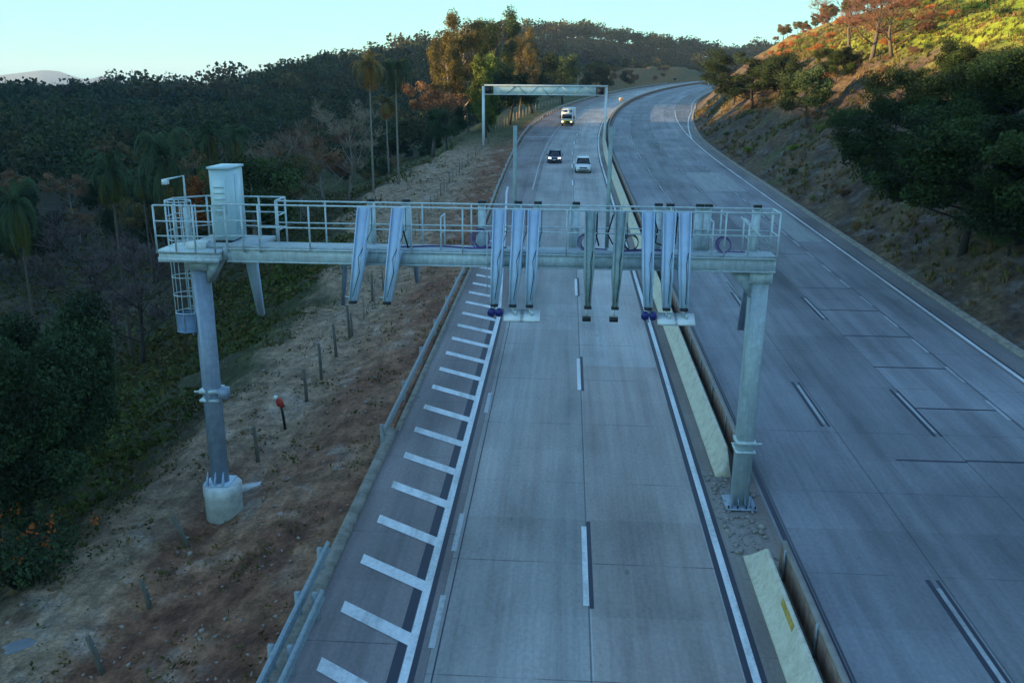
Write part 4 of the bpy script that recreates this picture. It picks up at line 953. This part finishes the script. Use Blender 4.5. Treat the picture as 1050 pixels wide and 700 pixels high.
# palms
for i, (px_, D, yt, kind, lb, gr) in enumerate([
        (377, 92, 55, 0, 'tall slender palm with crown coloured orange as if sunlit, leftmost of the three by the dirt verge', 'palms by the dirt verge'),
        (404, 97, 62, 1, 'tall slender dark crowned palm, right of the one coloured as if sunlit', 'palms by the dirt verge'),
        (394, 104, 98, 2, 'shorter palm with crown coloured as if sunlit between and behind the two tall ones', 'palms by the dirt verge'),
        (100, 66, 140, 0, 'single green palm with thin pale trunk left of the gantry ladder', 'palms in the valley'),
        (158, 78, 130, 'b', 'broad dense palm with drooping fronds behind the lamp pole', 'palms in the valley'),
        (206, 84, 112, 1, 'dark palm behind the cabinet, left of its pair', 'palms in the valley'),
        (233, 88, 116, 2, 'dark palm behind the cabinet, right of its pair', 'palms in the valley'),
        (-4, 52, 165, 0, 'thin trunked palm at the left edge of the picture', 'palms in the valley'),
        (134, 90, 158, 1, 'small half hidden palm between the single palm and the broad dense one', 'palms in the valley')]):
    H = 8 if kind == 'b' else 11; pr = P_palmbig if kind == 'b' else P_palm[kind]; loc, s = top_scale(px_, D, yt+(12 if D < 91 else 0), H+1.0)
    o = place_tree('palm_tree', pr, loc, 1.0, lb, 'palm', gr); s0 = s; w_ = min(.95, max(.6, s0))*.92; o.scale = (w_, w_, s0)
    if D > 91: o.scale = (1.05, 1.05, s0); [c for c in o.children if c.name.startswith('trunk')][0].scale = (.5, .5, 1)
    if px_ < 0: o.scale = (.6, .6, s0)
    if D < 91:
        tw_ = [c for c in o.children if c.name.startswith('trunk')][0]; tw_.scale = (.65, .65, 1); tw_.data = mats_cache(tw_.data, M['bark'])
    if px_ in (377, 394): cw = [c for c in o.children if c.name.startswith('crown')][0]; cw.data = mats_cache(cw.data, M['palmh'])
# tall trees by the distant gantry
for px_, D, yt, pr, H, mats, lb, wd in [
        (478, 175, 2, P_tall[0], 22, (M['palebark'], M['leaf_g']), 'tallest ragged tree left of the distant gantry, with golden crown', 1.0),
        (457, 168, 33, P_tall[1], 22, (M['palebark'], M['leaf_g']), 'tall orange brown tree at the left of the golden tall one', .85),
        (505, 185, 6, P_tall[1], 22, (M['bark'], M['leaf_m']), 'tall dark green crowned tree right behind the golden tall one', 1.0),
        (530, 200, 22, P_tall[0], 22, (M['bark'], M['leaf_o']), 'tall open crowned tree just above the left end of the distant gantry', .9),
        (496, 150, 50, P_pop, 12, (M['bark'], M['leaf_yd']), 'bright yellow green narrow tree left of the distant gantry post', .75),
        (440, 160, 84, P_open[0], 9, (M['bark'], M['leaf_b']), 'small orange crowned tree left of the tall tree group', 1.0),
        (455, 140, 108, P_broad[1], 8, (M['darkbark'], M['leaf_d']), 'dark leaning bush like tree below the orange crowned one', .9),
        (545, 215, 50, P_broad[0], 8, (M['darkbark'], M['leaf_d']), 'dark round tree behind the left part of the distant gantry beam', 1.0),
        (575, 260, 55, P_broad[2], 8, (M['darkbark'], M['leaf_m']), 'dark wide tree behind the middle of the distant gantry beam', 1.0),
        (610, 300, 66, P_broad[3], 8, (M['darkbark'], M['leaf_d']), 'dark low tree behind the right part of the distant gantry beam', 1.1),
        (520, 180, 70, P_broad[3], 8, (M['darkbark'], M['leaf_d']), 'dark leafy tree directly behind the left post of the distant gantry', 1.0),
        (500, 165, 88, P_broad[0], 8, (M['darkbark'], M['leaf_m']), 'green bushy tree at the foot of the yellow green narrow tree', 1.0)]:
    loc, s = top_scale(px_, D, yt, H); o = place_tree('tall_tree' if H == 22 else 'broadleaf_tree', pr, loc, s, lb, 'tree', 'trees beside the distant gantry', mats=mats); o.scale = (s*wd, s*wd, s)
# valley trees, individually placed
vm = [(M['bark'], M['leaf_d']), (M['bark'], M['leaf_m']), (M['bark'], M['leaf_o']), (M['palebark'], M['leaf_b']), (M['darkbark'], M['leaf_d'])]
VL = ['dark green tree in the shaded valley left of the road', 'mid green tree in the shaded valley left of the road', 'olive leaved tree in the shaded valley left of the road', 'brown leaved dry tree in the shaded valley left of the road', 'dark green tree in the shaded valley left of the road']
n = 0
for tries in range(900):
    px_ = rng.uniform(-260, 470); D = math.sqrt(rng.uniform(52**2, 215**2)); x, y = polar(px_, D); u, v = uv_of(x, y); L = float(rail_v(u)-v)
    if L < 21+3*math.sin(y*.1): continue
    if D > 125 and px_ > 440: continue
    if D < 80 and 230 < px_: continue
    if n >= 115: break
    k = int(rng.choice(5, p=[.30, .25, .2, .1, .15])); pr = P_broad[n % 4] if k != 2 and k != 3 else P_open[n % 3]
    s = rng.uniform(.45, .9)*(.8 if D < 90 else 1.05); 
    if px_ > 230: s *= .62
    place_tree('broadleaf_tree', pr, (x, y, float(terrain(x, y))-.2), s, VL[k], 'tree', 'leafy trees in the valley' if k not in (0, 4) else 'dark trees in the valley', mats=vm[k]); n += 1
for px_, D, yt, mt, pr, H, lb in [(268, 95, 140, M['twigp'], P_bare[0], 7, 'bare pale branched tree behind the gantry cabinet'), (72, 70, 205, M['twigd'], P_bare[1], 7, 'leafless greyish tree left of the gantry in the valley'), (110, 62, 215, M['twigd'], P_bare[0], 7, 'leafless grey tree by the foot of the single palm'), (350, 105, 120, M['twigp'], P_bare[1], 7, 'bare greyish tree left of the tall slender palms'), (325, 110, 128, M['twig'], P_bare[0], 7, 'bare brownish tree farther left of the tall slender palms'),
        (250, 84, 155, M['leaf_m'], P_broad[1], 8, 'green bush like tree behind the cabinet'), (203, 96, 168, M['leaf_or'], P_broad[2], 8, 'small orange leaved tree left of the cabinet'), (300, 100, 142, M['leaf_b'], P_open[1], 9, 'brown orange leaved tree above the left of the walkway'), (285, 92, 165, M['leaf_o'], P_open[2], 9, 'olive tree above the left of the walkway')]:
    loc, s = top_scale(px_, D, yt, H); o = place_tree('bare_tree' if pr in P_bare else 'broadleaf_tree', pr, loc, s*(.8 if mt == M['twigd'] else 1), lb, 'tree', mats=(M['darkbark'] if mt == M['twigd'] else M['palebark'], mt))
# big dark trees at the left edge
for px_, D, yt, pr, lb in [(-40, 33, 305, P_near[0], 'big dark tree at the left edge beside the dirt slope'), (8, 40, 312, P_near[1], 'dark round tree just right of the one at the left edge'), (-90, 30, 330, P_near[1], 'dark tree cut off by the left edge, nearest the camera')]:
    loc, s = top_scale(px_, D, yt, 8); o = place_tree('broadleaf_tree', pr, loc, s, lb, 'tree', mats=(M['darkbark'], M['leaf_d'])); o.scale = (s*.85, s*.85, s)
# orange flowering bush
P = hit(20, 600); o = thing('flowering_bush', tuple(P), 'dark bush with orange flowers at the lower left edge', 'bush')
tr_, cr = proto_shrub(2.6, 26, .14, 130)
for q in range(18):
    c = np.array([rng.normal(0, .9), rng.normal(0, .9)-.3, rng.uniform(1.0, 2.7)]); cr.leaves(c+rng.normal(0, .10, (12, 3)), .13, np.array([[9, 1.3, .6]]*12))
tr_.build('trunk', M['bark'], o); cr.build('crown', M['leaf_d'], o)
# right slope
def slope_tree(px_, py_, hpx, name, pr, H, mats, lb, gr=None, wd=1.0, rz=None):
    P = hit(px_, py_); D = float(np.dot(P-np.array([0, 0, CH]), FW)); s = hpx*D/FPX/H*1.02; o = place_tree(name, pr, (P[0], P[1], P[2]-.15), s, lb, 'tree' if 'shrub' not in name else 'shrub', gr, rz=rz, mats=mats); o.scale = (s*wd, s*wd, s); return o
DK = (M['darkbark'], M['leaf_dg'])
for a in [(985, 262, 150, 'umbrella_tree', P_umb[0], 7.5, DK, 'largest dark flat topped tree on the right slope', None, 1.15), (1045, 250, 130, 'umbrella_tree', P_umb[1], 7.5, DK, 'dark flat topped tree at the right edge of the picture', None, 1.1), (915, 190, 85, 'umbrella_tree', P_umb[1], 7.5, DK, 'dark spreading tree left of the largest one on the right slope', None, 1.1),
          (1035, 262, 70, 'umbrella_tree', P_umb[0], 7.5, (M['darkbark'], M['leaf_m']), 'lower greener spreading tree at the right edge above the cut slope', None, 1.0), (950, 160, 92, 'umbrella_tree', P_umb[0], 7.5, DK, 'dark tree behind the largest one, against the sunlit grass', None, 1.0),
          (1045, 175, 120, 'broadleaf_tree', P_near[0], 8, DK, 'dark dense tree filling the right edge above the flat topped ones', None, 1.2), (1000, 120, 70, 'broadleaf_tree', P_near[1], 8, DK, 'dark dense tree against the sunlit grass at upper right', None, 1.3), (888, 186, 62, 'conifer_shrub', P_shrub[0], 1.6, DK, 'small dark conical bush standing alone on the cut slope', None, .8), (772, 112, 52, 'umbrella_tree', P_umb[1], 7.5, DK, 'dark layered tree overhanging the far road bend', None, 1.35), (752, 108, 30, 'broadleaf_tree', P_broad[1], 8, DK, 'small dark tree left of the layered one at the far road bend', None, 1.3),
          (826, 132, 62, 'broadleaf_tree', P_broad[2], 8, (M['bark'], M['leaf_m']), 'green leafy bush tree right of the layered one on the slope', None, 1.0), (856, 88, 40, 'umbrella_tree', P_umb[0], 7.5, DK, 'small layered dark tree on the yellow sunlit slope', None, .8), (798, 100, 40, 'broadleaf_tree', P_broad[0], 8, DK, 'dark tree just behind the layered one at the far road bend', None, 1.0),
          (893, 62, 75, 'bare_tree', P_bare[0], 7, (M['bark'], M['twig']), 'large reddish bare tree on the crest of the right slope', None, 1.5), (915, 58, 60, 'bare_tree', P_bare[1], 7, (M['bark'], M['twig']), 'reddish bare tree right of the large one on the crest', None, 1.5), (872, 55, 60, 'bare_tree', P_bare[1], 7, (M['bark'], M['twig']), 'reddish bare tree left of the large one on the crest', None, 1.4)]:
    slope_tree(*a)
SL = [('green shrub growing on the cut slope right of the road', M['leaf_m']), ('yellowish shrub growing on the cut slope right of the road', M['leaf_y']), ('dry brown shrub growing on the cut slope right of the road', M['leaf_b']), ('orange brown shrub near the crest of the right slope', M['leaf_or'])]
n = 0
for tries in range(1500):
    u = 22+rng.random()**1.2*230; K = rng.uniform(2, 34); v = float(kerb_v(u))+K; x, y, _ = W(u, v)
    d = np.array([x, y, 0]); 
    if n >= 260: break
    dense = .30+.6*(K > 6)
    if rng.random() > dense: continue
    k = int(rng.choice(3, p=[.45, .25, .3])); 
    if u > 115 and K > 12: k = int(rng.choice([1, 3, 3]))
    elif K > 15 and rng.random() < .5: continue
    s = rng.uniform(.35, 1.1)*(.7 if K < 7 else 1); place_tree('shrub', P_shrub[n % 3], (x, y, float(terrain(x, y))-.1), s, SL[k][0], 'shrub', 'shrubs on the right slope', mats=(M['bark'], SL[k][1]), sz=rng.uniform(.7, 1.2)); n += 1
# thin trees on the right crest and on the far ridge
for i in range(60):
    u = rng.uniform(130, 330); K = rng.uniform(22, 60); x, y, _ = W(u, float(kerb_v(u))+K)
    place_tree('crest_tree', P_ridge[i % 3], (x, y, float(terrain(x, y))-.2), rng.uniform(.3, .75), 'thin crowned small tree on the crest of the right slope', 'tree', 'thin trees on the right crest', mats=(M['darkbark'], M['leaf_b'] if i % 2 else M['leaf_o']))
for i in range(46):
    px_ = rng.uniform(560, 835); Dr = float(np.interp(px_, [400, 500, 600, 800], [520, 600, 760, 800])); D = Dr*rng.uniform(.93, 1.0); x, y = polar(px_, D)
    place_tree('ridge_tree', P_ridge[i % 3], (x, y, float(terrain(x, y))-.3), rng.uniform(.8, 1.3), 'thin crowned tree standing on the far skyline ridge', 'tree', 'thin trees on the far ridge', mats=(M['darkbark'], M['leaf_d']))

for i in range(110):
    u = rng.uniform(290, 510); L = rng.uniform(7, 46); x, y, _ = W(u, float(rail_v(u))-L); k = i % 3
    place_tree('bank_tree', (P_broad+P_shrub)[i % 7], (x, y, float(terrain(x, y))-.2), rng.uniform(.35, .8)*(3 if i % 7 > 3 else 1)*.8, ['dark bushy tree on the bank beside the far road bend', 'olive bushy tree on the bank beside the far road bend', 'orange brown bushy tree on the bank beside the far road bend'][k], 'tree', 'bushy trees on the far bank', mats=(M['darkbark'], [M['leaf_d'], M['leaf_o'], M['leaf_b']][k]))
# the wood on the far hills: nobody could count it
def forest():
    f = MB(); cents = []; 
    pal = np.array([(.55, .85, .55), (.75, 1.0, .6), (1.1, 1.0, .65), (1.5, 1.15, .8), (.65, .75, .6), (2.2, 1.5, .9)])
    pr = [.24, .22, .18, .14, .15, .07]
    N = 0
    for tries in range(12000):
        px_ = rng.uniform(-420, 900); a = math.atan((px_-525)/930); D0 = float(np.interp(px_, [-200, 300, 430, 500, 600, 900], [120, 150, 190, 230, 480, 600])); Dr = float(np.interp(px_, [-200, 400, 500, 600, 800], [500, 520, 600, 760, 800]))
        D = math.sqrt(rng.uniform(D0**2, (Dr*1.03)**2)); x, y = polar(px_, D); u, v = uv_of(x, y)
        if float(rail_v(u)-v) < 16 and u < 600: continue
        if u < 620 and v > -6 : continue
        if 300 < u < 560 and float(rail_v(u)-v) < 30: continue
        sz = rng.lognormal(-.05, .18)*(1+.0008*D)*(1.35 if rng.random() < .03 else 1); R0 = 3.2*sz; Hh = 7.0*sz*rng.uniform(.85, 1.35); c = np.array([x, y, float(terrain(x, y))+Hh*.55])
        n = int(180 if D > 300 else 240); d = rng.normal(size=(n, 3)); d /= np.linalg.norm(d, axis=1)[:, None]; d *= R0*(rng.random((n, 1))**.42); d[:, 2] = d[:, 2]*.85
        lump = np.sin(d[:, :1]*1.7+x)*np.cos(d[:, 1:2]*1.9+y)*.5*sz; d[:, 2:] += lump
        tn = pal[rng.choice(6, p=pr)]*rng.uniform(.7, 1.3); ls = (.80 if D > 300 else .52)*sz
        f.leaves(c+d, ls*rng.uniform(.6, 1.3, n), tn*rng.uniform(.65, 1.35, (n, 1)), aspect=.8); N += 1
        if N > 4300: break
    tag(f.build('far_wood', M['wood_far']), 'dense dark wood covering the far hillsides', 'wood', kind='stuff')
forest()
# grass and undergrowth
def ground_cover():
    f = MB(); 
    # tufts on the right slope
    for i in range(16000):
        u = 18+rng.random()**1.5*200; K = .8+rng.random()**.9*36; x, y, _ = W(u, float(kerb_v(u))+K)
        nn = math.sin(x*.35+1.3*math.sin(y*.21))*math.cos(y*.18+x*.1)
        if nn < -.35 and K < 14: continue
        D = math.hypot(x, y); h = rng.uniform(.18, .45)*(1+.003*D); n = 8
        g = K > 15; tn = np.array([.75, 1.0, .5]) if rng.random() < (.75 if g else .38) else np.array([1.25, 1.0, .85]); tn = tn*rng.uniform(.45, .95)
        z = float(terrain(x, y)); V = []; F = []
        for q in range(n):
            a = rng.uniform(0, 6.28); r = rng.uniform(0, .3)*h*1.5; bx, by = x+r*math.cos(a), y+r*math.sin(a); w_ = .03*(1+.012*D); l = rng.normal(0, .3, 2)*h; a2 = rng.uniform(0, 3.1); k = len(V)
            V += [(bx-w_*math.cos(a2), by-w_*math.sin(a2), z-.05), (bx+w_*math.cos(a2), by+w_*math.sin(a2), z-.05), (bx+l[0], by+l[1], z+h*rng.uniform(.6, 1.1))]; F.append((k, k+1, k+2))
        f.add(V, F, tn)
    tag(f.build('slope_grass', M['grass']), 'dry and green grass tufts covering the right slope', 'grass', kind='stuff')
    f = MB()
    for i in range(15000):
        if i % 3 == 0: u = rng.uniform(18, 75); L = rng.uniform(8, 26)
        else: u = rng.uniform(16, 150); L = 8+rng.random()**.8*50
        v = float(rail_v(u))-L; x, y, _ = W(u, v); D = math.hypot(x, y)
        if math.sin(x*.5+math.sin(y*.3)*2)+math.sin(y*.37+x*.2) < -.5 and L < 16: continue
        z = float(terrain(x, y)); n = 7 if D < 90 else 5; r = rng.uniform(.15, .5)*(1+.006*D); tn = [np.array([.35, .55, .28]), np.array([.28, .36, .22]), np.array([.5, .42, .3])][int(rng.choice(3, p=[.4, .35, .25]))]*rng.uniform(.6, 1.3)
        if 24 < u < 70 and L < 19: tn = tn*np.array([1.0, 1.2, .85])*.85
        if L < 10.5: r *= .5; 
        d = rng.normal(size=(n, 3))*r*.6; d[:, 2] = np.abs(d[:, 2])*.8; f.leaves(np.array([x, y, z])+d, r*.55*rng.uniform(.6, 1.3, n), tn*rng.uniform(.8, 1.2, (n, 1)))
    tag(f.build('undergrowth', M['grass']), 'low dark undergrowth covering the embankment and valley floor', 'undergrowth', kind='stuff')
    f = MB()
    for i in range(5200):        # sparse weeds on the dirt verge and by the rails
        u = 14+rng.random()**1.3*110; L = rng.uniform(.1, 11); 
        nn = math.sin(u*.7+L)*math.cos(L*1.1-u*.23)
        if nn < .25 and rng.random() < .85: continue
        x, y, _ = W(u, float(rail_v(u))-L); z = float(terrain(x, y)); h = rng.uniform(.05, .2); tn = (np.array([.6, .8, .35]) if rng.random() < .35 else np.array([1.1, .95, .75]))*rng.uniform(.5, 1.1)
        d = rng.normal(size=(5, 3))*h; d[:, 2] = np.abs(d[:, 2])*.5; f.leaves(np.array([x, y, z])+d, h*rng.uniform(.5, 1.2, 5), tn)
    tag(f.build('verge_weeds', M['grass']), 'sparse dry weeds on the bare dirt verge', 'weeds', kind='stuff')
ground_cover()

# evening haze over the whole valley
hz = MB(); hz.box((-11500, -11500, -75), (11500, 11500, 240)); ho = hz.build('haze', None)
hm = bpy.data.materials.new('haze_air'); hm.use_nodes = True; t_ = hm.node_tree
for nd in list(t_.nodes):
    if nd.type == 'BSDF_PRINCIPLED': t_.nodes.remove(nd)
pv = t_.nodes.new('ShaderNodeVolumePrincipled'); pv.inputs['Color'].default_value = (.55, .75, 1.0, 1); pv.inputs['Density'].default_value = HAZE
t_.links.new(pv.outputs[0], t_.nodes['Material Output'].inputs['Volume']); ho.data.materials.append(hm)
tag(ho, 'thin bluish evening haze filling the valley air', 'haze', kind='stuff')
